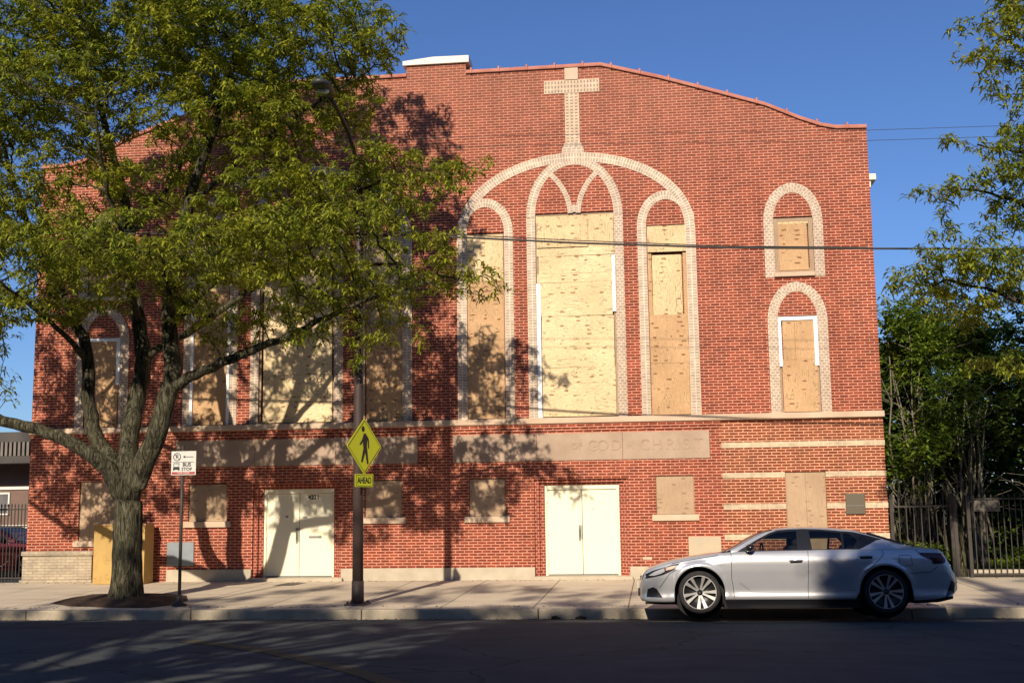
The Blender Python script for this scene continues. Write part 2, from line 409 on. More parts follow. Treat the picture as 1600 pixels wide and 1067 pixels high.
for a, b, c, d in opens:
    D_ = .16 if c > .2 else .34
    mi = 1 if a > SPLIT[0] and d < SPLIT[1] else 0
    for ps in (((a, 0, c), (a, 0, d), (a, D_, d), (a, D_, c)), ((b, 0, c), (b, D_, c), (b, D_, d), (b, 0, d)),
               ((a, 0, d), (b, 0, d), (b, D_, d), (a, D_, d)), ((a, 0, c), (a, D_, c), (b, D_, c), (b, 0, c)), ((a, D_, c), (a, D_, d), (b, D_, d), (b, D_, c))):
        quad(bm, ps, mi)
for x in (X0, X1):
    quad(bm, ((x, 0, -.2), (x, 24, -.2), (x, 24, 9.4), (x, 0, 9.4))); quad(bm, ((x, 0, 9.4), (x, .35, 9.4), (x, .35, 10.06), (x, 0, 10.06)))
quad(bm, ((X0, 24, -.2), (X1, 24, -.2), (X1, 24, 9.4), (X0, 24, 9.4)))
obj('wall', bm, [M_BRICK, M_BRICKL], church)
bm = B(); quad(bm, ((X0, .35, 9.3), (X1, .35, 9.3), (X1, 24, 9.3), (X0, 24, 9.3)))
obj('roof', bm, mat('roof_felt', (.08, .08, .08), .9), church)
bm = B(); box(bm, X1, X1+.24, .45, 24, 8.99, 9.14, bev=.02); box(bm, X1, X1+.12, .5, 24, 8.84, 8.988)
obj('gutter', bm, M_WHITE, church)
# chimney-like centre block of the parapet with its white cap
bm = B(); box(bm, -5.60, -4.18, -.003, .42, 11.80, 12.13); blk = obj('parapet_block', bm, M_BRICK, church)
bm = B()
prism(bm, [(-5.68, 12.13), (-4.10, 12.13), (-4.10, 12.29), (-4.95, 12.30), (-5.68, 12.23)], -.07, .5); fixn(bm)
obj('cap', bm, M_WHITE, blk)
# clay coping with a collar at every tile joint
bm = B()
def coping(pts):
    for (xa, za), (xb, zb) in zip(pts, pts[1:]):
        prof = [(-.05, 0), (-.055, .03), (-.03, .085), (.10, .12), (.30, .11), (.40, .05), (.40, 0)]
        ra = [bm.verts.new((xa, y, za+h)) for y, h in prof]; rb = [bm.verts.new((xb, y, zb+h)) for y, h in prof]
        for k in range(len(prof)): bm.faces.new((ra[k], rb[k], rb[(k+1) % 7], ra[(k+1) % 7]))
        bm.faces.new(ra[::-1]); bm.faces.new(rb)
coping([p for p in roof if p[0] <= -5.60]); coping([p for p in roof if p[0] >= -4.18])
x = X0+.1
while x < X1:
    if not -5.75 < x < -4.1:
        z = interp(roof, x); box(bm, x-.024, x+.024, -.068, .42, z-.008, z+.128, bev=.01)
    x += .655
fixn(bm); obj('coping', bm, M_COPING, church)

def strip(name, path, w, m, parent, y=-.022, uvs=1.):
    y *= .45
    """ribbon of trim brick standing just proud of the wall; path in x,z; u across, v along"""
    bm = B(); uv = bm.loops.layers.uv.new('UVMap'); n = len(path); rows = []; s = 0
    for i, p in enumerate(path):
        a = Vector(path[max(i-1, 0)]); b = Vector(path[min(i+1, n-1)]); d = (b-a).normalized(); q = Vector((-d.y, d.x))
        if i: s += (Vector(p)-Vector(path[i-1])).length
        ww = w[i] if hasattr(w, '__len__') else w
        l = Vector(p)+q*ww/2; r_ = Vector(p)-q*ww/2
        rows.append(([bm.verts.new((l.x, y, l.y)), bm.verts.new((r_.x, y, r_.y)), bm.verts.new((l.x, .01, l.y)), bm.verts.new((r_.x, .01, r_.y))], s, ww))
    for (a, sa, wa), (b, sb, wb) in zip(rows, rows[1:]):
        for q, us in (((a[0], a[1], b[1], b[0]), ((0, sa), (wa, sa), (wb, sb), (0, sb))), ((a[2], a[0], b[0], b[2]), ((-.02, sa), (0, sa), (0, sb), (-.02, sb))), ((a[1], a[3], b[3], b[1]), ((wa, sa), (wa+.02, sa), (wb+.02, sb), (wb, sb)))):
            f = bm.faces.new(q)
            for lp, u_ in zip(f.loops, us): lp[uv].uv = (u_[0]*uvs, u_[1]*uvs)
    for r_ in (rows[0][0], rows[-1][0]): bm.faces.new((r_[0], r_[1], r_[3], r_[2]))
    fixn(bm)
    return obj(name, bm, m, parent)
def ell(cx, cz, a, b, t0, t1, n=28): return [(cx+a*cos(R(t0+(t1-t0)*i/n)), cz+b*sin(R(t0+(t1-t0)*i/n))) for i in range(n+1)]
Z0 = 3.735
for gi, g in enumerate(GR):
    # great arch over the whole group, springing from the outer jambs
    strip('great_arch', [(g+2.61, Z0), (g+2.61, 7.95)]+ell(g, 8.01, 2.60, 1.705, 0, 180, 44)+[(g-2.61, 7.95), (g-2.61, Z0)], .22, M_TRIM, church, -.030)
    for s in (1, -1):
        p = [(g+s*1.52, Z0), (g+s*1.52, 8.0)]
        e = ell(g+s*2.07, 8.03, .55, .70, 0, 180, 22)
        e = e[::-1] if s > 0 else e
        strip('side_arch', p+e[1:-1 if s < 0 else -1], .20, M_TRIM, church, -.024)
        strip('centre_jamb', [(g+s*1.0, Z0), (g+s*1.0, 8.33)], .20, M_TRIMG if s > 0 else M_TRIM, church, -.026)
        c2 = g+s*1.38; r3 = 1.29
        arc = [(c2-s*r3*cos(R(t)), 8.36+r3*sin(R(t))) for t in np.linspace(2, 51, 14)]
        strip('tracery_arc', arc, .11, M_TRIM, church, -.020-.002*s)
    strip('centre_arch', [(g+1.0, 8.335)]+ell(g, 8.35, 1.0, 1.29, 0, 180, 36)[1:-1]+[(g-1.0, 8.335)], .20, M_TRIM, church, -.026)
    strip('tracery_stem', [(g, 8.425), (g, 8.60)], .23, M_TRIM, church, -.025)
for cx in (3.18, -12.92):
    for zb_, zsp, m in ((6.74, 8.0, M_TRIMG), (Z0, 5.75, M_TRIMG)):
        e = ell(cx, zsp, .54, .77, 0, 180, 22)
        strip('window_arch', [(cx+.54, zb_)]+e+[(cx-.54, zb_)], .215, m, church, -.024)
# brick cross over the right hand group
cross = strip('cross', [(-1.70, 9.82), (-1.70, 9.95), (-1.70, 9.955), (-1.70, 10.06)], [.52, .48, .42, .38], M_TRIM, church, -.034)
strip('cross_shaft', [(-1.70, 10.06), (-1.70, 11.26)], .33, M_CROSS, cross, -.030)
strip('cross_arm', [(-2.34, 11.41), (-1.06, 11.41)], .315, M_CROSS, cross, -.030)
boxo('cross_head', M_STONE, cross, -1.855, -1.545, -.034, .01, 11.57, 11.85)

# cornice, stone tablets, bands, plinth
bm = B(); box(bm, X0-.02, X1+.03, -.09, .02, 3.60, 3.73, bev=.012)
obj('cornice', bm, M_STONE, church)
bm = B(); box(bm, X0, SPLIT[0], -.045, .01, 3.50, 3.60); box(bm, X0, SPLIT[0], -.022, .01, 3.44, 3.50)
obj('corbel_course', bm, M_BRICK, church)
for k, (a, b) in enumerate(((-4.55, 1.17), (-11.06, -5.35))):
    bm = B(); w3 = (b-a)/3
    for j in range(3): box(bm, a+j*w3+.004, a+(j+1)*w3-.004, -.018, .01, 2.78, 3.38, bev=.004)
    tb = obj('stone_tablet', bm, M_STONE2, church)
    if k == 0:
        for s_, cx, sz, z in (('OF', -1.755, .19, 3.09), ('G', -1.40, .33, 3.09), ('O', -1.17, .33, 3.09), ('D', -.88, .33, 3.09), ('IN', -.57, .16, 3.07), ('C', -.25, .33, 3.09),
                              ('H', .02, .33, 3.09), ('R', .31, .33, 3.09), ('I', .49, .33, 3.09), ('S', .66, .33, 3.09), ('T', .93, .33, 3.09)):
                textmesh(s_, sz, .011, cx, z, -.018, tb, 'carved_letter', M_STONE2)
for z0, z1 in ((2.985, 3.105), (2.33, 2.445), (1.65, 1.77), (1.0, 1.12)):
    for a, b in ([(SPLIT[0], 2.76), (3.62, X1+.012)] if z1 < 2.5 else [(SPLIT[0], X1+.012)]):
        boxo('stone_band', M_CREAM, church, a, b, -.012, .01, z0, z1, bev=.004)
for a, b in ((-.64, SPLIT[0]), (SPLIT[0], X1+.02), (-7.11, -2.72), (-11.2, -9.19)):
    boxo('plinth', M_PLINTH, church, a+.002, b-.002, -.05, .02, -.2, .455, bev=.01)
bm = B(); box(bm, X0-.03, -12.97, -.10, .02, .25, .80, bev=.008); box(bm, X0-.05, -12.93, -.14, .02, .80, .90, bev=.012); box(bm, X0-.06, -12.93, -.16, .02, -.2, .25, bev=.012)
obj('foundation_course', bm, brickmat('pale_foundation_brick', (.50, .43, .31), (.42, .36, .27), (.34, .29, .22), mo=.01, grime=.6), church)
boxo('vent_panel', M_VENT, church, .64, 1.34, -.02, .03, .456, 1.08, bev=.008)
boxo('blue_grey_panel', M_PANELB, church, -11.2, -10.56, -.03, .03, .54, 1.07, bev=.008)
bm = B(); box(bm, 4.01, 4.42, -.035, .0, 1.52, 1.96, bev=.01)
pl = obj('wall_plaque', bm, mat('tarnished_bronze', (.13, .11, .08), .5, .6), church)
boxo('plaque_rule', M_METAL, pl, 4.035, 4.395, -.039, -.03, 1.70, 1.71)
boxo('light_brick', M_STONE, church, -.36, -.16, -.008, .01, .60, .655)

def window(a, b, c, d, boards, fm=M_FRAMEWOOD, fw_=.05, sill=None, frame_y=.045):
    bm = B()
    box(bm, a+.002, a+fw_, frame_y, .15, c+.002, d-.002); box(bm, b-fw_, b-.002, frame_y, .15, c+.002, d-.002)
    box(bm, a+fw_, b-fw_, frame_y, .15, d-fw_, d-.002); box(bm, a+fw_, b-fw_, frame_y, .15, c+.002, c+fw_)
    w = obj('window', bm, fm, church)
    for (x0, x1, z0, z1, y, m) in boards:
        bm = B(); box(bm, x0, x1, y, y+.014, z0, z1)
        ang = random.uniform(-.004, .004); mid = Vector(((x0+x1)/2, y, (z0+z1)/2))
        bmesh.ops.rotate(bm, verts=bm.verts, cent=mid, matrix=Matrix.Rotation(ang, 3, 'Y'))
        obj('plywood_board', bm, m, w)
    if sill:
        bm = B(); box(bm, a-.10, b+.09, -.055, .10, sill[0], sill[1], bev=.008); obj('sill', bm, M_STONE, w)
    return w
for gi, g in enumerate(GR):
    a, b = g-.9, g+.9
    w = window(a, b, Z0, 8.42, [(a+.01, b-.01, 8.21, 8.36, .030, M_PLYV), (a+.03, g+.30, 7.62, 8.22, .012, M_PLYV), (g+.306, b-.02, 7.60, 8.22, .014, M_PLYV),
               (a+.02, b-.02, 7.42, 7.60, .016, M_PLY), (a+.06, b-.08, 7.01, 7.41, .010, M_PLY), (a+.02, b-.06, 6.80, 7.005, .004, M_PLY), (a+.10, b-.08, 6.03, 6.795, .008, M_PLY),
               (a+.11, b-.06, 4.86, 6.02, .006, M_PLY), (a+.11, b-.05, 3.76, 4.855, .009, M_PLY)])
    if gi == 0: boxo('vinyl_strip', M_VINYL, w, a+.004, a+.095, -.004, .05, Z0+.005, 6.79); boxo('vinyl_strip', M_VINYL, w, b-.075, b-.004, -.004, .05, 6.1, 7.4)
    a, b = g+1.63, g+2.51
    window(a, b, Z0, 8.04, [(a+.01, b-.01, 7.42, 8.02, -.006, M_PLYV), (a+.10, b-.12, 5.99, 7.36, .060, M_PLYV), (a+.02, b-.02, 4.9, 5.985, .010, M_PLYO), (a+.03, b-.03, 3.75, 4.895, .012, M_PLYO)], M_PLYO, .09)
    a, b = g-2.51, g-1.63
    w = window(a, b, Z0, 8.02, [(a+.02, b-.02, 6.9, 7.98, .012, M_PLYV), (a+.02, b-.02, 5.1, 6.895, .02, M_PLYO), (a+.02, b-.02, 3.75, 5.095, .012, M_PLYO)])
    if gi:
        for q in (a, b): boxo('vinyl_strip', M_VINYL, w, q-.03, q+.03, -.04, .05, Z0+.005, 6.6)
for cx in (3.18, -12.92):
    a, b = cx-.43, cx+.43
    window(a, b, 6.84, 8.11, [(a+.10, b-.13, 6.90, 7.95, .03, M_PLYO), (a+.02, b-.02, 7.955, 8.09, .05, M_PLYV)], M_FRAMEWOOD, .10, None)
    boxo('sill', M_STONE, church, cx-.46, cx+.42, -.07, .05, 6.745, 6.838, bev=.008)
    w = window(a, b, Z0, 5.87, [(a+.10, a+.36, 4.9, 5.76, .022, M_PLYO), (a+.364, b-.08, 4.9, 5.76, .02, M_PLYO), (a+.06, b-.04, 3.75, 4.896, .014, M_PLYO)], M_FRAMEWOOD, .05)
    bm = B(); box(bm, a+.004, a+.07, -.006, .05, 4.75, 5.85); box(bm, b-.09, b-.004, -.006, .05, 4.75, 5.85); box(bm, a+.07, b-.09, -.006, .05, 5.77, 5.85); obj('vinyl_frame', bm, M_VINYL, w)
for i, (a, b, c, d) in enumerate(low):
    window(a, b, c, d, [(a+.02, b-.02, c+.01, d-.02, .03, M_PLYG)], M_FRAMEWOOD, .03, (c-.13, c+.003))
window(2.76, 3.62, .55, 2.45, [(2.78, 3.19, .57, 2.43, .03, M_PLYG), (3.195, 3.60, .57, 2.43, .032, M_PLYG)], M_FRAMEWOOD, .02)

# doors: stepped brick reveal, cream steel frame, two leaves
for k, (a, b) in enumerate(DOORS):
    bm = B()
    box(bm, a+.002, a+.105, .06, .33, .10, 2.368); box(bm, b-.095, b-.002, .06, .33, .10, 2.368); box(bm, a+.105, b-.095, .06, .33, 2.30, 2.368)
    box(bm, a+.105, a+.215, .13, .33, .10, 2.30); box(bm, b-.205, b-.095, .13, .33, .10, 2.30); box(bm, a+.215, b-.205, .13, .33, 2.25, 2.30)
    obj('door_reveal', bm, M_JAMB, church)
    bm = B(); box(bm, a-.05, b+.06, -.16, .30, .0, .255, bev=.01)
    obj('door_step', bm, M_PLINTH, church)
    da, db = a+.217, b-.207; mid = (da+db)/2
    bm = B(); box(bm, da, da+.055, .17, .32, .256, 2.248, bev=.004); box(bm, db-.055, db, .17, .32, .256, 2.248, bev=.004); box(bm, da+.055, db-.055, .17, .32, 2.14, 2.248, bev=.004)
    door = obj('double_door', bm, M_DOOR, church)
    for x0, x1 in ((da+.058, mid-.006), (mid+.006, db-.058)):
        boxo('door_leaf', M_DOOR, door, x0, x1, .205, .25, .285, 2.135, bev=.003)
    boxo('threshold', M_METAL, door, da+.058, db-.058, .16, .25, .256, .275)
    bm = B(); box(bm, mid-.085, mid-.035, .185, .205, 1.02, 1.36, bev=.004); tube(bm, [(mid-.06, .19, 1.08), (mid-.06, .15, 1.11), (mid-.06, .15, 1.26), (mid-.06, .19, 1.29)], .012)
    box(bm, mid-.025, mid+.0, .195, .205, 1.05, 1.35)
    obj('handle', bm, M_METAL, door)
    for z in (.55, 1.2, 1.92):
        for x in (da+.056, db-.056): boxo('hinge', M_DOOR, door, x-.012, x+.012, .160, .21, z-.05, z+.05)
    if k == 0:
        bm = B(); box(bm, mid+.20, mid+.29, .200, .206, 1.70, 1.715); box(bm, mid-.29, mid-.28, .200, .206, 1.70, 1.72); box(bm, mid-.03, mid-.018, .19, .206, 2.05, 2.12); obj('lock_plate', bm, M_METAL, door)
    else:
        textmesh('4221', .13, .002, mid+.33, 2.05, .200, door, 'address_number', M_BLACK, bold=.004)
        boxo('mail_slot', M_METAL, door, mid+.22, mid+.52, .195, .206, 1.13, 1.18)
        bm = B(); box(bm, mid+.08, mid+.18, .2, .206, 1.58, 1.62); box(bm, mid-.33, mid-.27, .2, .206, 1.60, 1.64); obj('lock_plate', bm, M_METAL, door)

# plywood hood over the basement stair at the left
enc = thing('plywood_enclosure', 'yellow plywood box standing against the brick wall behind the tree trunk', 'plywood box', (-12.06, -.35, zs(-.35)))
bm = B(); box(bm, -.60, .60, -.30, .19, 0, 1.30)
obj('box_body', bm, M_PLYY, enc)
bm = B(); box(bm, -.62, .62, -.32, .19, 1.302, 1.33); obj('lid', bm, M_PLYO, enc)

# ------------------------------------------------------------------ cars
def paintmat(name, col, rough=.28, metal=.85):
    m = mat(name, col, rough, metal); m.node_tree.nodes['Principled BSDF'].inputs['Coat Weight'].default_value = .8
    m.node_tree.nodes['Principled BSDF'].inputs['Coat Roughness'].default_value = .04
    k = N(m); k.l(k.mix(tuple(col), tuple(c*.86 for c in col), k.noise(k.coord(), 3, 4)), k.b.inputs['Base Color'])
    return m
M_SILVER = paintmat('silver_paint', (.54, .54, .55), .24, .5)
M_REDP = paintmat('dark_red_paint', (.10, .008, .012))
M_GLASS = bpy.data.materials.new('tinted_glass'); M_GLASS.use_nodes = True
_t = M_GLASS.node_tree; _t.nodes.clear()
_o = _t.nodes.new('ShaderNodeOutputMaterial'); _tr = _t.nodes.new('ShaderNodeBsdfTransparent'); _tr.inputs[0].default_value = (.55, .58, .56, 1)
_g = _t.nodes.new('ShaderNodeBsdfGlossy'); _g.inputs['Roughness'].default_value = .02
_m = _t.nodes.new('ShaderNodeMixShader'); _f = _t.nodes.new('ShaderNodeFresnel'); _f.inputs[0].default_value = 1.45
_t.links.new(_f.outputs[0], _m.inputs[0]); _t.links.new(_tr.outputs[0], _m.inputs[1]); _t.links.new(_g.outputs[0], _m.inputs[2]); _t.links.new(_m.outputs[0], _o.inputs[0])
M_TYRE = noisy('tyre_rubber', (.018, .017, .017), (.03, .028, .027), 12, .85, .2)
M_ALLOY = mat('machined_alloy', (.62, .60, .57), .3, .85)
M_RIMDK = mat('dark_rim', (.02, .02, .02), .4, .3)
M_TRIMBK = mat('gloss_black_trim', (.012, .012, .014), .25)
M_SEAT = mat('dark_upholstery', (.02, .02, .022), .9)
M_LAMP = mat('headlamp_glass', (.55, .57, .60), .12, .4)
M_AMBER = mat('amber_reflector', (.55, .13, .03), .3)
M_TAIL = mat('tail_lamp_red', (.06, .003, .006), .12)
ZC = [(-.94, .45), (-.93, .50), (-.90, .62), (-.85, .69), (-.80, .724), (-.65, .79), (-.45, .845), (-.17, .898), (.12, .938), (.36, .96), (.60, .975), (3.0, 1.0), (3.20, 1.045), (3.33, 1.028), (3.50, 1.008), (3.70, .985), (3.745, .90), (3.80, .80), (3.86, .66), (3.93, .58), (3.95, .55)]
ZB = [(-.94, .42), (-.93, .46), (-.90, .56), (-.85, .62), (-.80, .655), (-.65, .715), (-.45, .775), (-.17, .835), (.12, .885), (.36, .915), (.60, .935), (1.2, .945), (2.5, .965), (3.0, .955), (3.5, .945), (3.68, .925), (3.745, .86), (3.80, .76), (3.86, .62), (3.93, .55), (3.95, .53)]
WP = [(-.94, .50), (-.925, .60), (-.90, .67), (-.86, .735), (-.80, .785), (-.70, .835), (-.55, .875), (-.3, .905), (0, .918), (1.4, .925), (2.6, .925), (3.1, .915), (3.35, .895), (3.55, .865), (3.70, .825), (3.80, .78), (3.88, .71), (3.93, .63), (3.95, .58)]
ZL = [(-.94, .25), (-.9, .20), (-.75, .185), (-.5, .18), (.4, .215), (.6, .215), (2.3, .215), (2.45, .20), (3.25, .17), (3.55, .19), (3.80, .24), (3.95, .36)]
GY = [(.15, .93), (.21, .965), (.255, .985), (.30, .968), (.36, .962), (.5, .982), (.65, .998), (.78, 1.0), (.84, .990), (.90, .968), (.97, .935), (1.05, .90)]
ARC = .392
def bodyY(x, z):
    zb = interp(ZB, x); zc_ = z + max(0, (.93-zb))*max(0, (z-.2)/.75)
    y = interp(WP, x)*interp(GY, zc_)
    for hx in (0, 2.822):
        r_ = sqrt((x-hx)**2+(z-.33)**2); y += .020*math.exp(-((r_-.41)/.05)**2)
    # pressed line sweeping along the lower door
    return y
ZR = [(.36, .957), (.603, 1.07), (.766, 1.166), (.929, 1.245), (1.088, 1.302), (1.25, 1.33), (1.411, 1.342), (1.626, 1.349), (1.786, 1.346), (2.099, 1.331), (2.411, 1.295), (2.643, 1.24), (2.868, 1.165), (3.022, 1.112), (3.20, 1.05), (3.33, 1.02)]
def sideY(z, x=1.5):
    t = (z-.93)/.42; y = .868-.235*max(0, t)**1.15
    if x < .7: y -= (.7-x)*.12
    if x > 2.6: y -= (x-2.6)*.16
    return y
def make_car(root, paint):
    # lower body
    xs_ = sorted(set([round(v, 4) for v in np.concatenate([np.linspace(-.94, -.7, 12), np.linspace(-.7, 3.6, 60), np.linspace(3.6, 3.95, 16)])] +
                 [round(h_+ARC*cos(a), 4) for h_ in (0, 2.822) for a in np.linspace(-.35, pi+.35, 34)]))
    bm = B(); rings = []; NS = 22
    for x in xs_:
        zl = interp(ZL, x)
        for hx in (0, 2.822):
            if abs(x-hx) < ARC: zl = max(zl, .33+sqrt(ARC**2-(x-hx)**2))
        zb = interp(ZB, x); zl = min(zl, zb-.02); ring = []
        ring.append((0, zl)); ring.append((bodyY(x, zl)*.55, zl)); ring.append((bodyY(x, zl)-.10, zl)); ring.append((bodyY(x, zl)-.012, zl))
        for k in range(NS): z = zl+(zb-zl)*k/(NS-1); ring.append((bodyY(x, z), z))
        yb = bodyY(x, zb); zc_ = interp(ZC, x)
        for k in range(1, 9):
            a = pi/2*k/8; ring.append((yb*cos(a)**.75 if k < 8 else 0, zb+(zc_-zb)*sin(a)**.8))
        rings.append([[bm.verts.new((x, s*y, z)) for y, z in ring] for s in (-1, 1)])
    n = len(rings[0][0])
    for a, b in zip(rings, rings[1:]):
        for s in (0, 1):
            for k in range(n-1):
                q = (a[s][k], b[s][k], b[s][k+1], a[s][k+1]); f = bm.faces.new(q if s == 0 else q[::-1])
                if k < 4: f.material_index = 1
    for e, rv in ((rings[0], 0), (rings[-1], 1)):
        for s in (0, 1):
            for k in range(n//2):
                try: bm.faces.new((e[s][k], e[s][k+1], e[s][n-2-k], e[s][n-1-k]))
                except ValueError: pass
    bmesh.ops.remove_doubles(bm, verts=bm.verts, dist=.0006); fixn(bm)
    body = obj('body', bm, [paint, M_DARK], root, True)
    # roof shell, windscreen and rear glass as one loft split by station
    gx = sorted(set([p[0] for p in ZR]+[.5, 1.17, 1.35, 1.9, 2.25, 2.5, 3.1])); parts = {'roof': B(), 'windscreen': B(), 'rear_window': B()}; prof = {}
    for x in gx:
        zr = interp(ZR, x); ze = max(.955, zr-.045-.01*(x > 1)); ye = sideY(ze, x); pr = []
        for k in range(9):
            a = pi/2*k/8; pr.append((ye*cos(a)**.8 if k < 8 else 0, ze+(zr-ze)*sin(a)**.85))
        prof[x] = pr
    for a, b in zip(gx, gx[1:]):
        mid = (a+b)/2; key = 'windscreen' if mid < 1.17 else ('rear_window' if mid > 2.48 else 'roof'); bm = parts[key]
        for s in (-1, 1):
            for k in range(8):
                kk = 'roof' if (key != 'roof' and k < 1) else key; bm = parts[kk]
                q = [(a, s*prof[a][k][0], prof[a][k][1]), (b, s*prof[b][k][0], prof[b][k][1]), (b, s*prof[b][k+1][0], prof[b][k+1][1]), (a, s*prof[a][k+1][0], prof[a][k+1][1])]
                bm.faces.new([bm.verts.new(p) for p in (q if s < 0 else q[::-1])])
    for nme, bm in parts.items():
        bmesh.ops.remove_doubles(bm, verts=bm.verts, dist=.0006)
        obj(nme, bm, paint if nme == 'roof' else M_GLASS, root, True)
    def patch(poly, off, surf, sides=(-1, 1), cuts=4):
        bm = B(); P = [Vector((p[0], 0, p[1])) for p in poly]
        for s in sides:
            vs = [bm.verts.new(p) for p in P]
            for t in tessellate_polygon([[Vector((p.x, p.z, 0)) for p in P]]): bm.faces.new([vs[i] for i in t])
            if cuts:
                fs = [f for f in bm.faces if all(v in vs for v in f.verts)]
                bmesh.ops.subdivide_edges(bm, edges=list({e for f in fs for e in f.edges}), cuts=cuts, use_grid_fill=True)
            for v in bm.verts:
                if v.co.y == 0: v.co.y = s*(surf(v.co.x, v.co.z)+off)
        return bm
    gs = lambda x, z: sideY(z, x)
    # side glass follows the whole opening, black frames and pillars stand 3 mm proud of it
    top = [(.56, .935), (.725, 1.03), (.92, 1.142), (1.12, 1.243), (1.238, 1.284), (1.56, 1.305), (1.937, 1.298), (2.4, 1.245), (2.60, 1.195), (2.80, 1.13)]
    bot = [(2.74, 1.11), (2.62, 1.05), (2.46, .975), (1.7, .962), (1.0, .945)]
    for s in (-1, 1): obj('side_glass', patch(top+bot, -.004, gs, (s,)), M_GLASS, root, True)
    SD = 1
    def add(poly, off=.003, surf=gs, cuts=3):
        nonlocal bm
        b2 = patch(poly, off, surf, (SD,), cuts); me = bpy.data.meshes.new('t'); b2.to_mesh(me); b2.free(); bm.from_mesh(me); bpy.data.meshes.remove(me)
    def band(line, w): # band hanging below a polyline
        return line+[(p[0]+(w*.4 if i == 0 else 0), p[1]-w) for i, p in list(enumerate(line))[::-1]]
    rail = [(x, interp(ZR, x)-.052) for x in (.50, .62, .78, .93, 1.09, 1.25, 1.41, 1.63, 1.9, 2.2, 2.41, 2.64, 2.83, 3.0)]
    lowr = [(2.87, 1.095), (2.82, 1.125), (2.60, 1.19), (2.4, 1.24), (1.937, 1.294), (1.56, 1.301), (1.238, 1.28), (1.12, 1.238), (.92, 1.137), (.725, 1.024), (.52, .905)]
    for SD in (-1, 1):
        bm = B()
        add(band(top[:9], .040)); add([(1.52, .955), (1.75, .955), (1.73, 1.300), (1.54, 1.302)], .004)
        add([(2.20, .968), (2.235, .968), (2.25, 1.262), (2.215, 1.266)]); add([(2.30, 1.25), (2.62, 1.185), (2.82, 1.125), (2.74, 1.10), (2.62, 1.04), (2.47, .972), (2.35, .97), (2.45, 1.10)], .005)
        add([(.52, .915), (.80, .93), (.80, .99), (.78, 1.055), (.72, 1.02)], .004)
        obj('window_frame', bm, M_TRIMBK, root, True)
        bm = B(); add(rail+lowr, .007); add([(2.36, .955), (2.47, .972), (2.62, 1.045), (2.74, 1.105), (2.83, 1.120), (3.0, 1.055), (3.18, 1.03), (3.34, .985), (3.36, .94), (3.0, .93), (2.6, .93)], .008)
        obj('roof_pillar', bm, paint, root, True)
        bm = B(); add([(2.62, 1.195), (2.83, 1.135), (3.03, 1.075), (3.30, 1.012), (3.30, 1.03), (3.03, 1.105), (2.83, 1.17), (2.6, 1.245)], .0095)
        obj('rear_glass_trim', bm, M_TRIMBK, root, True)
    # seams, handles, lamps
    def ribbon(line, w=.008, off=.0035, surf=bodyY, sides=(-1, 1)):
        bm = B()
        for s in sides:
            prev = None
            for i in range(len(line)):
                d = (Vector(line[min(i+1, len(line)-1)])-Vector(line[max(i-1, 0)])).normalized(); q = Vector((-d.y, d.x))*w/2
                cur = [bm.verts.new((p.x, s*(surf(p.x, p.y)+off), p.y)) for p in (Vector(line[i])+q, Vector(line[i])-q)]
                if prev: bm.faces.new((prev[0], prev[1], cur[1], cur[0]))
                prev = cur
        return bm
    def fine(line, n=6):
        out = []
        for a, b in zip(line, line[1:]):
            for k in range(n): out.append((a[0]+(b[0]-a[0])*k/n, a[1]+(b[1]-a[1])*k/n))
        return out+[line[-1]]
    for ln in ([(.50, .925), (.505, .864), (.495, .55), (.515, .42), (.53, .235)], [(1.68, .955), (1.672, .7), (1.655, .40), (1.65, .235)], [(2.80, .955), (2.815, .895), (2.76, .83), (2.60, .68), (2.50, .62)],
               [(-.62, .40), (-.46, .62), (-.35, .68)], [(3.18, .60), (3.50, .62), (3.62, .70)], [(3.30, .955), (3.36, .90), (3.40, .86)], [(-.42, .775), (-.1, .835), (.30, .895)]):
        for s in (-1, 1): obj('panel_gap', ribbon(fine(ln), sides=(s,)), M_DARK, body)
    fl = [(3.045, .86), (3.06, .872), (3.21, .872), (3.225, .86), (3.235, .73), (3.22, .715), (3.06, .715), (3.045, .73), (3.045, .86)]
    obj('fuel_flap', ribbon(fine(fl, 3), .006, sides=(-1,)), M_DARK, body)
    for s in (-1, 1):
        obj('rocker_trim_and_shade', patch([(.42, .09), (2.42, .09), (2.44, .222), (.38, .222)], -.012, bodyY, (s,)), M_TRIMBK, root, True)  # black trim drawn below the sill to stand in for shade under the car
        obj('bumper_lip', patch([(3.22, .150), (3.60, .165), (3.84, .215), (3.84, .262), (3.56, .21), (3.22, .19)], .002, bodyY, (s,)), M_TRIMBK, root, True)
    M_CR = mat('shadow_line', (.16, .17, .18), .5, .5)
    for s in (-1, 1): obj('lower_crease_shade', ribbon(fine([(.62, .47), (.80, .335), (1.2, .325), (2.0, .335), (2.42, .36)], 8), .010, .002, sides=(s,)), M_CR, body)  # dark ribbon paints the crease's shade onto the doors
    for a in (1.38, 2.44):
        for s in (-1, 1):
            bm = B(); z = .805 if a < 2 else .862; yy = bodyY(a+.1, z)
            tube(bm, [(a, s*(yy-.01), z), (a+.03, s*(yy+.028), z+.003), (a+.11, s*(yy+.035), z+.005), (a+.19, s*(yy+.028), z+.004), (a+.215, s*(yy-.01), z)], [.010, .013, .014, .013, .010], 8)
            h = obj('door_handle', bm, paint, root, True)
            obj('handle_recess', patch([(a+.02, .765 if a < 2 else .822), (a+.20, .77 if a < 2 else .827), (a+.20, .80 if a < 2 else .857), (a+.02, .80 if a < 2 else .857)], .002, bodyY, (s,)), M_DARK, h)
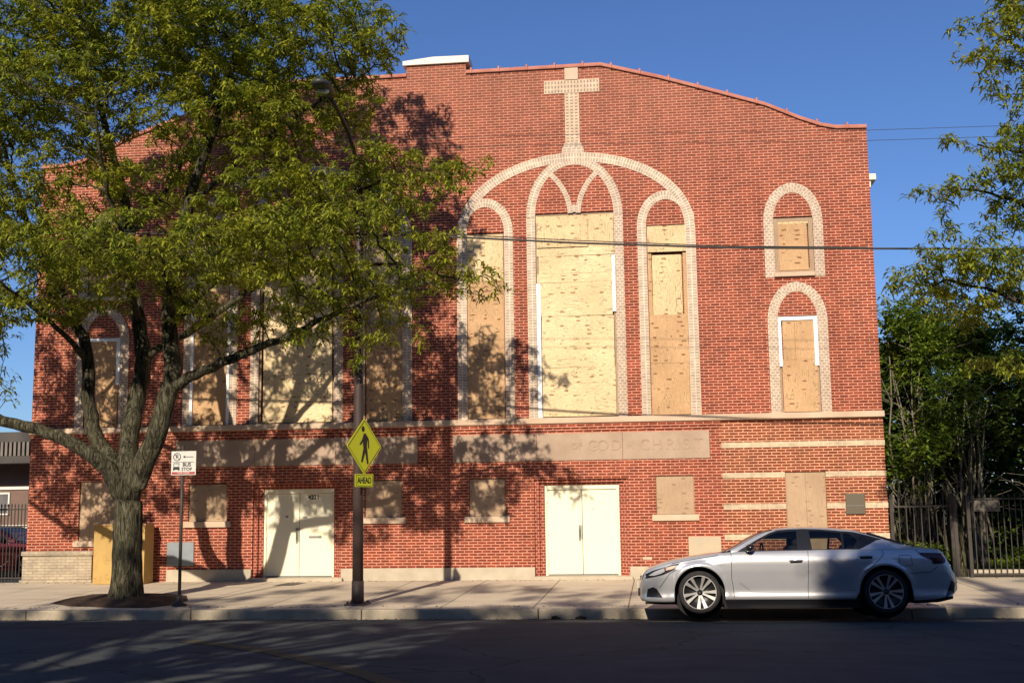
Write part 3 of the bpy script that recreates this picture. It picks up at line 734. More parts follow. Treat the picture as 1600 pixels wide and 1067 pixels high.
    for s in (-1, 1):
        hl = obj('headlight', patch([(-.90, .535), (-.87, .60), (-.72, .668), (-.55, .718), (-.40, .762), (-.29, .778), (-.38, .680), (-.56, .600), (-.74, .560)], .004, bodyY, (s,)), M_TRIMBK, root, True)
        obj('lamp_lens', patch([(-.79, .592), (-.70, .648), (-.55, .705), (-.53, .655), (-.60, .618), (-.70, .590)], .010, bodyY, (s,)), M_LAMP, hl, True)
        obj('indicator', patch([(-.50, .705), (-.40, .738), (-.34, .738), (-.42, .69), (-.52, .665)], .010, bodyY, (s,)), M_AMBER, hl, True)
        tl = obj('tail_light', patch([(3.34, .915), (3.69, .905), (3.755, .80), (3.735, .755), (3.55, .74), (3.53, .80), (3.38, .865)], .005, bodyY, (s,)), M_TAIL, root, True)
        obj('lamp_lower_edge', patch([(3.55, .738), (3.735, .753), (3.745, .775), (3.56, .77)], .008, bodyY, (s,)), M_TRIMBK, tl, True)
        obj('fog_lamp_bezel', patch([(-.83, .26), (-.81, .385), (-.72, .415), (-.665, .385), (-.58, .255)], .005, bodyY, (s,)), M_TRIMBK, root, True)
    for s in (-1, 1): obj('bumper_vent', patch([(3.70, .235), (3.86, .30), (3.90, .45), (3.82, .50), (3.78, .38)], .004, bodyY, (s,)), M_TRIMBK, root, True)
    bm = B(); box(bm, -.965, -.91, -.46, .46, .27, .40, bev=.02); box(bm, -.925, -.86, -.52, .52, .43, .60, bev=.02); obj('grille', bm, M_TRIMBK, root)
    boxo('number_plate', M_WSIGN, root, -.975, -.962, -.15, .15, .40, .50)
    boxo('number_plate', M_WSIGN, root, 3.952, 3.965, -.15, .15, .60, .73)
    for s in (-1, 1):
        bm = B(); bmesh.ops.create_uvsphere(bm, u_segments=16, v_segments=10, radius=1)
        for v in bm.verts:
            v.co = Vector((.085*v.co.x*(1 if v.co.x < 0 else .7)+.80, s*(.955+.10*v.co.y), 1.0+.062*v.co.z+.012*(v.co.x+.5)))
        tube(bm, [(.80, s*.84, .945), (.80, s*.93, .965)], .022)
        obj('wing_mirror', bm, M_TRIMBK, root, True)
    # cabin
    for sx in (1.42, 2.28):
        for sy in (-.37, .37):
            bm = B(); box(bm, sx-.42, sx+.08, sy-.25, sy+.25, .50, .64, bev=.05)
            box(bm, sx+.02, sx+.16, sy-.24, sy+.24, .60, 1.05 if sx < 2 else .98, bev=.05); box(bm, sx+.08, sx+.17, sy-.11, sy+.11, 1.04 if sx < 2 else .97, 1.14 if sx < 2 else 1.04, bev=.035)
            obj('seat', bm, M_SEAT, root, True)
    boxo('headliner', M_SEAT, root, .98, 2.42, -.47, .47, 1.175, 1.275, bev=.02)
    boxo('dashboard', M_SEAT, root, .55, .85, -.7, .7, .80, .95, bev=.05)
    bm = B(); tube(bm, [(1.02+.04*cos(a), -.36+.18*cos(a), .93+.16*sin(a)) for a in np.linspace(0, 2*pi, 20)], .014, 6, False); obj('steering_wheel', bm, M_SEAT, root, True)
    bm = B(); box(bm, .38, 2.44, -.84, .84, .085, .24); box(bm, -.62, .38, -.5, .5, .14, .24); box(bm, 2.44, 3.5, -.5, .5, .15, .24); box(bm, -.85, -.38, -.72, .72, .15, .20); obj('underbody_and_shade', bm, M_DARK, root)  # car floor, lowered so its black stands in for the shade beneath
    for hx in (0, 2.822):
        for s in (-1, 1):
            bm = B(); lathe(bm, [(ARC+.02, s*.60), (ARC+.02, s*.58)], 32, 'y', (hx, 0, .33)); obj('wheel_well', bm, M_DARK, body)
    # wheels
    for hx in (0, 2.822):
        for s in (-1, 1):
            w = bpy.data.objects.new('wheel', None)
            bm = B(); yo = s*.90
            lathe(bm, [(.262, yo), (.275, yo+s*.006), (.305, yo+s*.004), (.325, yo-s*.018), (.330, yo-s*.05), (.330, yo-s*.17), (.322, yo-s*.20), (.26, yo-s*.21)], 40, 'y', (hx, 0, .33), 0, False); fixn(bm)
            ty = obj('wheel', bm, M_TYRE, root, True)
            bm = B(); lathe(bm, [(.262, yo+s*.002), (.250, yo+s*.002), (.246, yo-s*.06), (.10, yo-s*.075), (.02, yo-s*.075)], 40, 'y', (hx, 0, .33), 0, False); fixn(bm); obj('rim_barrel', bm, M_RIMDK, ty, True)
            bm = B()
            for k in range(10):
                a0 = R(36*k+7+(5 if k % 2 else -5))
                u = Vector((cos(a0), 0, sin(a0))); q = Vector((-sin(a0), 0, cos(a0))); c_ = Vector((hx, 0, .33))
                vs = []
                for r_, hw_, dy in ((.035, .014, -.022), (.13, .016, -.016), (.256, .029, -.004)):
                    for sgn in (-1, 1): vs.append((c_+u*r_+q*hw_*sgn+Vector((0, yo+s*dy, 0)), c_+u*r_+q*hw_*sgn*.8+Vector((0, yo+s*(dy-.03), 0))))
                V = [(bm.verts.new(a), bm.verts.new(b)) for a, b in vs]
                for i in (0, 2):
                    bm.faces.new((V[i][0], V[i+1][0], V[i+3][0], V[i+2][0])); bm.faces.new((V[i][0], V[i+2][0], V[i+2][1], V[i][1])); bm.faces.new((V[i+1][0], V[i+1][1], V[i+3][1], V[i+3][0]))
            lathe(bm, [(.258, yo+s*.003), (.248, yo+s*.003), (.247, yo-s*.02)], 40, 'y', (hx, 0, .33), 0, False); fixn(bm)
            obj('spokes', bm, M_ALLOY, ty)
            bm = B(); lathe(bm, [(.045, yo-s*.03), (.042, yo-s*.008), (.0, yo-s*.004)], 20, 'y', (hx, 0, .33)); fixn(bm); obj('hub_cap', bm, M_RIMDK, ty, True)
            bpy.data.objects.remove(w)
car = thing('parked_car', 'silver four door sedan parked at the kerb with dark alloy wheels', 'car', (0, 0, 0))
make_car(car, M_SILVER)
CS = .9735
car.scale = (CS, CS, CS)
tilt = R(-3.2)
car.rotation_euler = (tilt, 0, 0)
# near tyres on the crown of the road, far tyres down in the gutter
car.location = (.594, -7.9+.90*CS*cos(tilt), .040+.90*CS*sin(-tilt))
rc = thing('parked_car', 'dark red car standing behind the iron fence at far left', 'car', (-15.75, 3.2, .12), R(180))
make_car(rc, M_REDP)

# ------------------------------------------------------------------ street lamp, signs, wires
LX, LY = -5.40, -5.20
lamp = thing('street_lamp', 'tall brown street lamp pole carrying the yellow pedestrian sign', 'street lamp', (LX, LY, zs(LY)))
bm = B(); tube(bm, [(0, 0, -.05), (0, 0, .42)], [.118, .112], 12); tube(bm, [(0, 0, .42), (0, 0, 2.8), (0, 0, 6.0), (0, 0, 8.0)], [.102, .094, .078, .066], 12); obj('pole', bm, M_POLE, lamp, True)
bm = B(); box(bm, -.2, .2, -.2, .2, -.02, .03, bev=.01)
for x in (-.15, .15):
    for y in (-.15, .15): lathe(bm, [(.022, .03), (.022, .065), (.0, .07)], 6, 'z', (x, y, 0))
obj('base_plate', bm, M_POLE, lamp)
bm = B(); tube(bm, [(0, -.02, 7.55), (0, -.10, 7.95), (0, -.35, 8.22), (0, -.9, 8.52), (0, -1.6, 8.68), (0, -2.2, 8.74)], [.05, .045, .042, .04, .036, .034], 10); tube(bm, [(0, 0, 7.3), (0, 0, 7.5)], .085, 10); obj('arm', bm, M_POLE, lamp, True)
bm = B(); secs = [(-2.05, .05, .04), (-2.15, .10, .07), (-2.35, .155, .10), (-2.6, .165, .10), (-2.78, .12, .07), (-2.84, .04, .03)]; rr = []
for y, w_, h_ in secs: rr.append([bm.verts.new((w_*cos(a), y, 8.75+h_*sin(a)*(1 if sin(a) > 0 else .7))) for a in np.linspace(0, 2*pi, 14, endpoint=False)])
for a, b in zip(rr, rr[1:]):
    for k in range(14): bm.faces.new((a[k], a[(k+1) % 14], b[(k+1) % 14], b[k]))
bm.faces.new(rr[0]); bm.faces.new(rr[-1][::-1]); fixn(bm)
head = obj('lamp_head', bm, mat('grey_lamp_housing', (.06, .06, .055), .5, .3), lamp, True)
bm = B(); lathe(bm, [(.04, 8.83), (.042, 8.90), (.02, 8.93), (0, 8.93)], 12, 'z', (0, -2.3, 0)); obj('photocell', bm, M_WSIGN, head, True)
bm = B(); lathe(bm, [(.11, 8.70), (.09, 8.655), (0, 8.64)], 14, 'z', (0, -2.5, 0)); obj('lamp_lens', bm, M_LAMP, head, True)
def local_sign(name, label, cat, loc, rz): return thing(name, label, cat, loc, rz)
A = R(74) - R(8)
ped = local_sign('pedestrian_sign', 'yellow diamond sign with a black walking figure on the lamp pole', 'traffic sign', (LX+.14, LY-.12, 2.90), A)
d = .455
def diamond(r_, y0, y1, rad=.04):
    pts = []
    for k in range(4):
        a = pi/2*k; c = Vector((cos(a), sin(a)))*(r_-rad*1.3)
        for j in (-1, 0, 1): t = a+j*R(38); pts.append((c.x+rad*cos(t), c.y+rad*sin(t)))
    b_ = B(); prism(b_, pts, y0, y1); fixn(b_); return b_
obj('sign_panel', diamond(.51, -.003, .003), M_YSIGN, ped)
def ring(r0, r1, y, m, nme, par):
    bm = B(); n = 4
    o_ = [bm.verts.new((r0*cos(pi/2*k), y, r0*sin(pi/2*k))) for k in range(4)]; i_ = [bm.verts.new((r1*cos(pi/2*k), y, r1*sin(pi/2*k))) for k in range(4)]
    for k in range(4): bm.faces.new((o_[k], o_[(k+1) % 4], i_[(k+1) % 4], i_[k]))
    return obj(nme, bm, m, par)
ring(.475, .462, -.006, M_BLACK, 'border', ped)
def figure(par, y, f=1.):
    bm = B()
    def P(pts): prism(bm, [(p[0]*f, p[1]*f) for p in pts], y, y+.002)
    P([(-.045+.042*cos(a), .315+.052*sin(a)) for a in np.linspace(0, 2*pi, 14, endpoint=False)])
    P([(-.02, .235), (.03, .235), (.115, .15), (.125, .10), (.13, -.03), (.105, -.035), (.095, .09), (.075, .12), (.065, .0), (.075, -.05), (.115, -.30), (.075, -.32), (.02, -.10), (-.06, -.29), (-.10, -.28), (-.03, -.03), (-.045, .03), (-.04, .10), (-.05, .08), (-.125, .02), (-.145, .04), (-.075, .115), (-.035, .20)])
    fixn(bm); return obj('walking_figure', bm, M_BLACK, par)
figure(ped, -.007)
bm = B(); box(bm, -.03, .03, .004, .03, -.42, .40); box(bm, -.20, -.0, .01, .03, .2, .23); obj('bracket', bm, M_IRON, ped)
ah = local_sign('ahead_plaque', 'small yellow plate reading AHEAD below the yellow diamond sign', 'traffic sign', (LX+.14, LY-.12, 2.285), R(62))
bm = B(); box(bm, -.245, .245, -.003, .003, -.115, .115, bev=.002); obj('sign_panel', bm, M_YSIGN, ah)
bm = B(); w_, h_, t_ = .225, .097, .008
for q in ((-w_, w_, h_-t_, h_), (-w_, w_, -h_, -h_+t_), (-w_, -w_+t_, -h_+t_, h_-t_), (w_-t_, w_, -h_+t_, h_-t_)): box(bm, q[0], q[1], -.006, -.004, q[2], q[3])
obj('border', bm, M_BLACK, ah)
textmesh('AHEAD', .155, .001, 0, 0, -.006, ah, 'lettering', M_BLACK, sx=.72, bold=.003)
bm = B(); box(bm, -.03, .03, .004, .035, -.13, .13); obj('bracket', bm, M_IRON, ah)

BX, BY = -8.70, -5.30
bus = thing('bus_stop_sign', 'white bus stop and no parking sign on a thin black pole', 'bus stop sign', (BX, BY, zs(BY)))
bm = B(); tube(bm, [(0, 0, 0), (0, 0, 2.90)], .030, 10); obj('pole', bm, M_IRON, bus, True)
bm = B(); lathe(bm, [(.14, 0), (.14, .03), (.07, .06), (.055, .16), (.038, .20)], 16); obj('base', bm, M_IRON, bus, True)
bm = B(); box(bm, -.20, .275, -.045, -.038, 2.36, 2.80, bev=.002); sp = obj('sign_panel', bm, M_WSIGN, bus)
Yf = -.0465
bm = B()
def annulus(cx, cz, r0, r1, y, n=24):
    a = [(cx+r0*cos(t), cz+r0*sin(t)) for t in np.linspace(0, 2*pi, n, endpoint=False)]; b = [(cx+r1*cos(t), cz+r1*sin(t)) for t in np.linspace(0, 2*pi, n, endpoint=False)]
    for k in range(n): bm.faces.new([bm.verts.new((p[0], y, p[1])) for p in (a[k], a[(k+1) % n], b[(k+1) % n], b[k])])
annulus(-.09, 2.695, .075, .060, Yf)
tube(bm, [(-.14, Yf, 2.745), (-.04, Yf, 2.645)], .006, 4)
prism(bm, [(.02, 2.695), (.065, 2.72), (.065, 2.70), (.225, 2.70), (.225, 2.688), (.065, 2.688), (.065, 2.67)], Yf-.001, Yf)
box(bm, -.175, .235, Yf-.001, Yf, 2.594, 2.602)
# bus pictogram
box(bm, -.155, -.045, Yf-.001, Yf, 2.495, 2.515); box(bm, -.155, -.145, Yf-.001, Yf, 2.515, 2.575); box(bm, -.055, -.045, Yf-.001, Yf, 2.515, 2.575); box(bm, -.155, -.045, Yf-.001, Yf, 2.568, 2.58); box(bm, -.165, -.035, Yf-.001, Yf, 2.46, 2.495); box(bm, -.16, -.135, Yf-.001, Yf, 2.445, 2.46); box(bm, -.065, -.04, Yf-.001, Yf, 2.445, 2.46)
obj('pictogram', bm, M_BLACK, sp)
textmesh('P', .10, .001, -.09, 2.695, Yf, sp, 'lettering', M_BLACK, bold=.002)
textmesh('BUS', .095, .001, .10, 2.55, Yf, sp, 'lettering', M_BLACK, bold=.003); textmesh('STOP', .085, .001, .10, 2.465, Yf, sp, 'lettering', M_BLACK, bold=.002)
bm = B(); box(bm, -.185, .255, Yf-.001, Yf, 2.375, 2.420); rb = obj('red_band', bm, M_RSIGN, sp)
textmesh('TOW ZONE', .045, .001, .035, 2.398, Yf-.002, sp, 'lettering', M_WSIGN)

def wire(label, pts, r_, sag=0):
    P = []
    for a, b in zip(pts, pts[1:]):
        for k in range(24):
            u = k/24; P.append((a[0]+(b[0]-a[0])*u, a[1]+(b[1]-a[1])*u, a[2]+(b[2]-a[2])*u-sag*4*u*(1-u)))
    P.append(pts[-1]); bm = B(); tube(bm, P, r_, 6); return tag(obj('power_line', bm, M_CABLE, None, True), label, 'cable')
wire('thick black cable crossing low in front of the tall boarded windows', [(-30, -5.1, 8.0), (-4.46, -5.1, 6.84), (-1.35, -5.1, 6.56), (1.4, -5.1, 6.36), (3.84, -5.1, 6.25), (6.51, -5.1, 6.13), (30, -5.1, 5.9)], .019)
wire('thin cable twisted just above the thick one, ending near the left window arch', [(-30, -5.14, 8.12), (-4.46, -5.14, 6.88), (-1.35, -5.13, 6.60), (1.4, -5.12, 6.385), (3.84, -5.11, 6.27)], .009)
wire('upper of two thin wires running in front of the right gable end', [(-40, -5.5, 9.4), (-2, -5.5, 8.52), (2.16, -5.5, 8.37), (3.88, -5.5, 8.30), (6.11, -5.5, 8.26), (30, -5.5, 8.5)], .0045)
wire('lower of two thin wires running in front of the right gable end', [(-40, -5.5, 9.2), (-2, -5.5, 8.33), (2.16, -5.5, 8.18), (3.88, -5.5, 8.11), (6.11, -5.5, 8.07), (30, -5.5, 8.3)], .0045)
for i, (x, lb) in enumerate(((-1.76, 'small brown clump of litter in the gutter, left of the pair'), (-1.33, 'small brown clump of litter in the gutter, nearer the silver car'))):
    bm = B(); bmesh.ops.create_icosphere(bm, subdivisions=3, radius=1)
    for v in bm.verts:
        q = 1+.35*sin(v.co.x*7+i*2)*cos(v.co.y*6)+random.uniform(-.15, .15); v.co = Vector((v.co.x*.075*q, v.co.y*.05*q, max(-.01, v.co.z*.045*q)))
    tag(obj('litter', bm, M_SOIL, None), lb, 'litter', 'litter in the gutter').location = (x, -6.2, -.085)

# ------------------------------------------------------------------ iron fences
def picket(bm, x, y, z0, z1, w=.019):
    box(bm, x-w/2, x+w/2, y-w/2, y+w/2, z0, z1)
    a = [bm.verts.new((x+dx, y+dy, z1)) for dx, dy in ((-w, -w), (w, -w), (w, w), (-w, w))]; t = bm.verts.new((x, y, z1+.07))
    for k in range(4): bm.faces.new((a[k], a[(k+1) % 4], t))
def fence(label, p0, p1, z0, z1, rails, step=.12, posts=(0, 1), hp=None):
    p0 = Vector(p0); p1 = Vector(p1); L = (p1-p0).length; f = thing('iron_fence', label, 'fence', (p0.x, p0.y, z0), math.atan2((p1-p0).y, (p1-p0).x))
    h = z1-z0; n = int(L/step); hgt = hp or [h]*(n+1)
    for i in range(1, n): bm = B(); picket(bm, L*i/n, 0, .06, hgt[min(i, len(hgt)-1)]); obj('picket', bm, M_IRON, f)
    for r_ in rails: bm = B(); box(bm, .012, L-.012, -.022, .022, r_-.018, r_+.018); obj('rail', bm, M_IRON, f)
    for u in posts: bm = B(); box(bm, L*u-.035, L*u+.035, -.035, .035, 0, h+.02); bmesh.ops.translate(bm, verts=bm.verts, vec=(0, 0, 0)); obj('post', bm, M_IRON, f)
    return f
fence('low iron picket fence between the church corner and the open gate', (4.98, .12), (6.22, .12), .12, 1.92, (.12, 1.55), .145)
fence('iron picket fence on a stone kerb at the right edge', (6.50, -.15), (9.5, -.15), .13, 1.86, (.12, 1.68), .12)
gate = fence('rusty iron gate standing open beside the leaning trunks', (6.28, .05), (6.46, 1.45), .10, 1.86, (.12, 1.62), .085)
gate['category'] = 'gate'
boxo('stone_kerb', M_PLINTH, None, 6.5, 10, -.05, .22, .0, .33, bev=.01, label='low pale stone kerb under the right picket fence', category='kerb')
sgn = boxo('fence_sign', noisy('faded_grey_board', (.13, .115, .09), (.09, .08, .065), 4), None, 6.62, 7.14, -.205, -.178, 1.55, 1.78, label='faded grey board wired to the right picket fence', category='sign')
fence('black iron fence with dense pickets left of the church', (-18.5, .4), (-14.75, .4), .12, 1.95, (.15, 1.35, 1.75), .085)

# ------------------------------------------------------------------ trees
def leaf_mesh(name, centers, m, parent, n_leaf=11, L=.145, wid=.0145, droop=1.0, outdir=None, label=None):
    """rosettes of drooping narrow leaves, each leaf two quads; one mesh"""
    C_ = np.repeat(np.asarray(centers, float), n_leaf, 0); n = len(C_)
    a = rng.uniform(0, 2*pi, n); sc = rng.uniform(.65, 1.35, n)*L
    el = rng.uniform(-.25, .65, n)
    d = np.stack([np.cos(a)*np.cos(el), np.sin(a)*np.cos(el), np.sin(el)], 1)
    C_ = C_+rng.normal(0, .035, (n, 3))
    p1 = C_+d*sc[:, None]*.5; p2 = p1+d*sc[:, None]*.42; p2[:, 2] -= sc*.45*droop*rng.uniform(.6, 1.3, n)
    w_ = np.stack([-np.sin(a), np.cos(a), rng.uniform(-.5, .5, n)], 1)*(wid*rng.uniform(.7, 1.4, n))[:, None]
    V = np.empty((n, 6, 3)); V[:, 0] = C_-w_*.5; V[:, 1] = C_+w_*.5; V[:, 2] = p1+w_*1.1; V[:, 3] = p1-w_*1.1; V[:, 4] = p2+w_*.45; V[:, 5] = p2-w_*.45
    me = bpy.data.meshes.new(name); me.vertices.add(n*6); me.vertices.foreach_set('co', V.ravel())
    idx = (np.arange(n)*6)[:, None]+np.array([[0, 1, 2, 3, 3, 2, 4, 5]]); me.loops.add(n*8); me.loops.foreach_set('vertex_index', idx.ravel().astype(np.int32))
    me.polygons.add(n*2); me.polygons.foreach_set('loop_start', (np.arange(n*2)*4).astype(np.int32)); me.polygons.foreach_set('loop_total', np.full(n*2, 4, np.int32))
    me.update(); me.validate()
    at = me.attributes.new('leafrand', 'FLOAT', 'POINT'); at.data.foreach_set('value', np.repeat(rng.uniform(0, 1, n), 6).astype(np.float32))
    me.materials.append(m); o = bpy.data.objects.new(name, me); COL.objects.link(o)
    if parent: o.parent = parent
    return o
def colonise(limbs, attr, step=.22, infl=2.6, kill=.36, iters=70, bias=(0, 0, .05), jitter=.25):
    """limbs: list of (points, start radius, end radius, joins) seeds; attractors pull twigs from them"""
    P = []; par = []; minr = []
    for pts, r0, r1 in limbs:
        pts = [Vector(p) for p in pts]; tot = sum((b-a).length for a, b in zip(pts, pts[1:]))
        if P:
            best = min(range(len(P)), key=lambda i: (P[i]-pts[0]).length); prev = best
        else: prev = -1
        s = 0; first = True
        for i, (a, b) in enumerate(zip(pts, pts[1:])):
            m0 = pts[max(i-1, 0)]; m1 = pts[min(i+2, len(pts)-1)]; seg = (b-a).length; k = max(1, int(seg/step))
            for j in range(k):
                u = j/k
                if first and prev >= 0: first = False; continue
                t0 = (b-m0)*.5; t1 = (m1-a)*.5; h = a*(2*u**3-3*u**2+1)+t0*(u**3-2*u**2+u)+b*(-2*u**3+3*u**2)+t1*(u**3-u**2)
                h = h+Vector(rng.normal(0, .004 if r0 > .2 else .016, 3)) if P else h
                P.append(h); par.append(prev); prev = len(P)-1; minr.append(r0+(r1-r0)*(s+seg*u)/tot+(max(0, .275-r0)*.95*math.exp(-(s+seg*u)/.32) if r0 > .14 and len(P) > 8 and s < 1.5 else 0)); first = False
            s += seg
    A_ = [Vector(a) for a in attr]
    for it in range(iters):
        if not A_: break
        kd = KDTree(len(P))
        for i, p in enumerate(P): kd.insert(p, i)
        kd.balance(); pull = {}; keep = []
        for a in A_:
            _, i, dd = kd.find(a)
            if dd < kill: continue
            keep.append(a)
            if dd < infl: pull.setdefault(i, Vector()); pull[i] += (a-P[i])/dd
        A_ = keep
        if not pull: infl *= 1.5; continue
        added = 0
        for i, v in pull.items():
            v = v.normalized()+Vector(rng.normal(0, jitter, 3))+Vector(bias)
            if v.length < .1: continue
            q = P[i]+v.normalized()*step
            if any((q-P[c_]).length < step*.45 for c_ in kids_of(par, i, P)): continue
            P.append(q); par.append(i); minr.append(0); added += 1
        if not added: break
    return P, par, minr
def kids_of(par, i, P, _c={}):
    key = id(par); c = _c.get(key)
    if c is None or c[0] > len(par): c = [0, {}]; _c[key] = c
    while c[0] < len(par):
        c[1].setdefault(par[c[0]], []).append(c[0]); c[0] += 1
    return c[1].get(i, ())
def branch_mesh(name, P, par, minr, m, parent, tip=.006, ex=2.35, trunk_flare=None, only=None):
    n = len(P); ch = [[] for _ in range(n)]
    for i, p in enumerate(par):
        if p >= 0: ch[p].append(i)
    r_ = [0.]*n; order = sorted(range(n), key=lambda i: i)
    acc = [0.]*n
    for i in range(n-1, -1, -1):
        v = acc[i] if acc[i] > 0 else tip**ex
        rr = v**(1/ex); r_[i] = max(rr, minr[i])
        if par[i] >= 0: acc[par[i]] += v*1.0
    # thin twigs only, limbs keep the measured radii
    for i in range(n):
        if minr[i] > 0: r_[i] = minr[i]
        elif par[i] >= 0: r_[i] = min(r_[i], .8*r_[par[i]] if minr[par[i]] > 0 else r_[par[i]])
    bm = B()
    stack = [(0, None)]; done = set()
    chains = []
    todo = [0]
    while todo:
        s = todo.pop(); c = [s]
        if par[s] >= 0: c = [par[s], s]
        while ch[c[-1]]:
            k = sorted(ch[c[-1]], key=lambda j: -r_[j]); todo += k[1:]; c.append(k[0])
        if len(c) > 1: chains.append(c)
    for c in chains:
        rad = [r_[i] for i in c]
        if par[c[1]] == c[0] and len(c) > 1 and c[0] != 0: rad[0] = min(rad[0], rad[1]*(.92 if rad[1] > .12 else 1.5))
        rad[-1] *= .5
        mx = max(rad); nn = 16 if mx > .12 else (8 if mx > .03 else (5 if mx > .012 else 3))
        pts = [P[i] for i in c]
        if nn >= 8:
            tube(bm, pts, rad, nn, True)
        else: tube(bm, pts, rad, nn, False)
    if trunk_flare:
        for v in bm.verts:
            q = trunk_flare(v.co)
            if q: v.co = q
    return obj(name, bm, m, parent, True), r_, ch
def in_pads(pads, dens, shell=.35):
    out = []
    for (x, y, z, a, b, c, *w) in pads:
        k = int(dens*a*b*c*4.19*(w[0] if w else 1))
        u = rng.normal(0, 1, (k, 3)); u /= np.linalg.norm(u, axis=1)[:, None]; r_ = rng.uniform(shell**3, 1, k)**(1/3)
        out.append(np.array([x, y, z])+u*r_[:, None]*np.array([a, b, c]))
    return np.concatenate(out)

TX, TY = -10.04, -4.6
limbs = [([(TX, TY, .02), (-10.03, TY, .6), (-10.04, TY, 1.2), (-10.03, TY-.02, 1.75), (-10.03, TY, 2.12)], .285, .265),
 ([(-10.03, TY, 2.25), (-10.12, -4.5, 2.6), (-10.22, -4.3, 3.15), (-10.17, -4.05, 4.17), (-10.10, -4.0, 4.8), (-10.29, -3.9, 5.6), (-10.5, -3.8, 6.5), (-10.66, -3.7, 7.7), (-11.1, -3.6, 9.2), (-11.6, -3.6, 10.8), (-11.9, -3.6, 12.2)], .20, .03),
 ([(-10.03, TY, 2.15), (-9.79, -4.7, 2.55), (-9.45, -4.8, 3.21), (-9.25, -4.8, 3.94), (-9.14, -4.8, 4.43), (-9.22, -4.8, 5.1), (-9.20, -4.9, 6.06), (-8.96, -5.0, 6.93), (-8.72, -5.1, 7.94), (-8.3, -5.2, 9.0), (-7.86, -5.3, 10.4), (-7.5, -5.4, 11.8)], .215, .03),
 ([(-10.05, TY, 2.2), (-10.45, -4.5, 2.76), (-10.82, -4.4, 3.22), (-11.03, -4.4, 3.85), (-11.05, -4.4, 4.66), (-11.36, -4.3, 5.43), (-11.9, -4.2, 6.35), (-12.45, -4.1, 7.3), (-12.95, -4.0, 8.4), (-13.4, -4, 9.6)], .165, .03),
 ([(-10.1, TY, 2.1), (-10.42, -4.75, 2.56), (-10.85, -4.9, 2.98), (-11.77, -5.0, 3.38), (-12.57, -5.1, 3.62), (-13.4, -5.2, 4.0), (-14.6, -5.4, 4.5), (-15.6, -5.6, 5.3)], .150, .04),
 ([(-9.14, -4.8, 4.1), (-8.75, -4.95, 4.28), (-8.23, -5.1, 4.46), (-7.43, -5.25, 4.75), (-6.63, -5.4, 4.98), (-5.78, -5.5, 5.3), (-4.93, -5.6, 5.6), (-4.0, -5.6, 5.8)], .11, .018),
 ([(-9.2, -4.8, 5.3), (-8.84, -5.0, 5.6), (-8.09, -5.1, 6.25), (-7.22, -5.2, 6.9), (-6.22, -5.3, 7.4), (-5.22, -5.3, 7.75), (-4.3, -5.3, 8.0)], .085, .016),
 ([(-10.08, -4.0, 4.9), (-9.5, -3.8, 5.2), (-8.8, -3.6, 5.7), (-8.1, -3.3, 6.3), (-7.2, -3.0, 7.0), (-6.2, -2.8, 7.9), (-5.4, -2.6, 8.9)], .085, .016),
 ([(-10.3, -3.9, 5.6), (-10.1, -4.6, 6.2), (-9.9, -5.6, 7.0), (-9.8, -6.6, 7.9), (-9.6, -7.4, 9.0)], .075, .016),
 ([(-11.05, -4.4, 4.7), (-11.1, -5.2, 5.1), (-11.3, -6.2, 5.5), (-11.6, -7.2, 6.0)], .065, .016),
 ([(-11.3, -4.3, 5.4), (-12.2, -4.6, 5.9), (-13.3, -4.9, 6.5), (-14.6, -5.2, 7.3)], .07, .016),
 ([(-8.8, -5.1, 7.6), (-7.9, -5.2, 8.3), (-7.0, -5.2, 9.0), (-6.0, -5.2, 9.6), (-5.0, -5.2, 10.2)], .06, .014),
 ([(-9.2, -4.8, 5.5), (-8.8, -5.8, 5.7), (-8.5, -6.8, 5.9), (-8.2, -7.6, 6.2)], .06, .014),
 ([(-10.6, -3.7, 7.4), (-10.0, -3.4, 8.4), (-9.5, -3.2, 9.6), (-9.3, -3.2, 11)], .06, .014)]
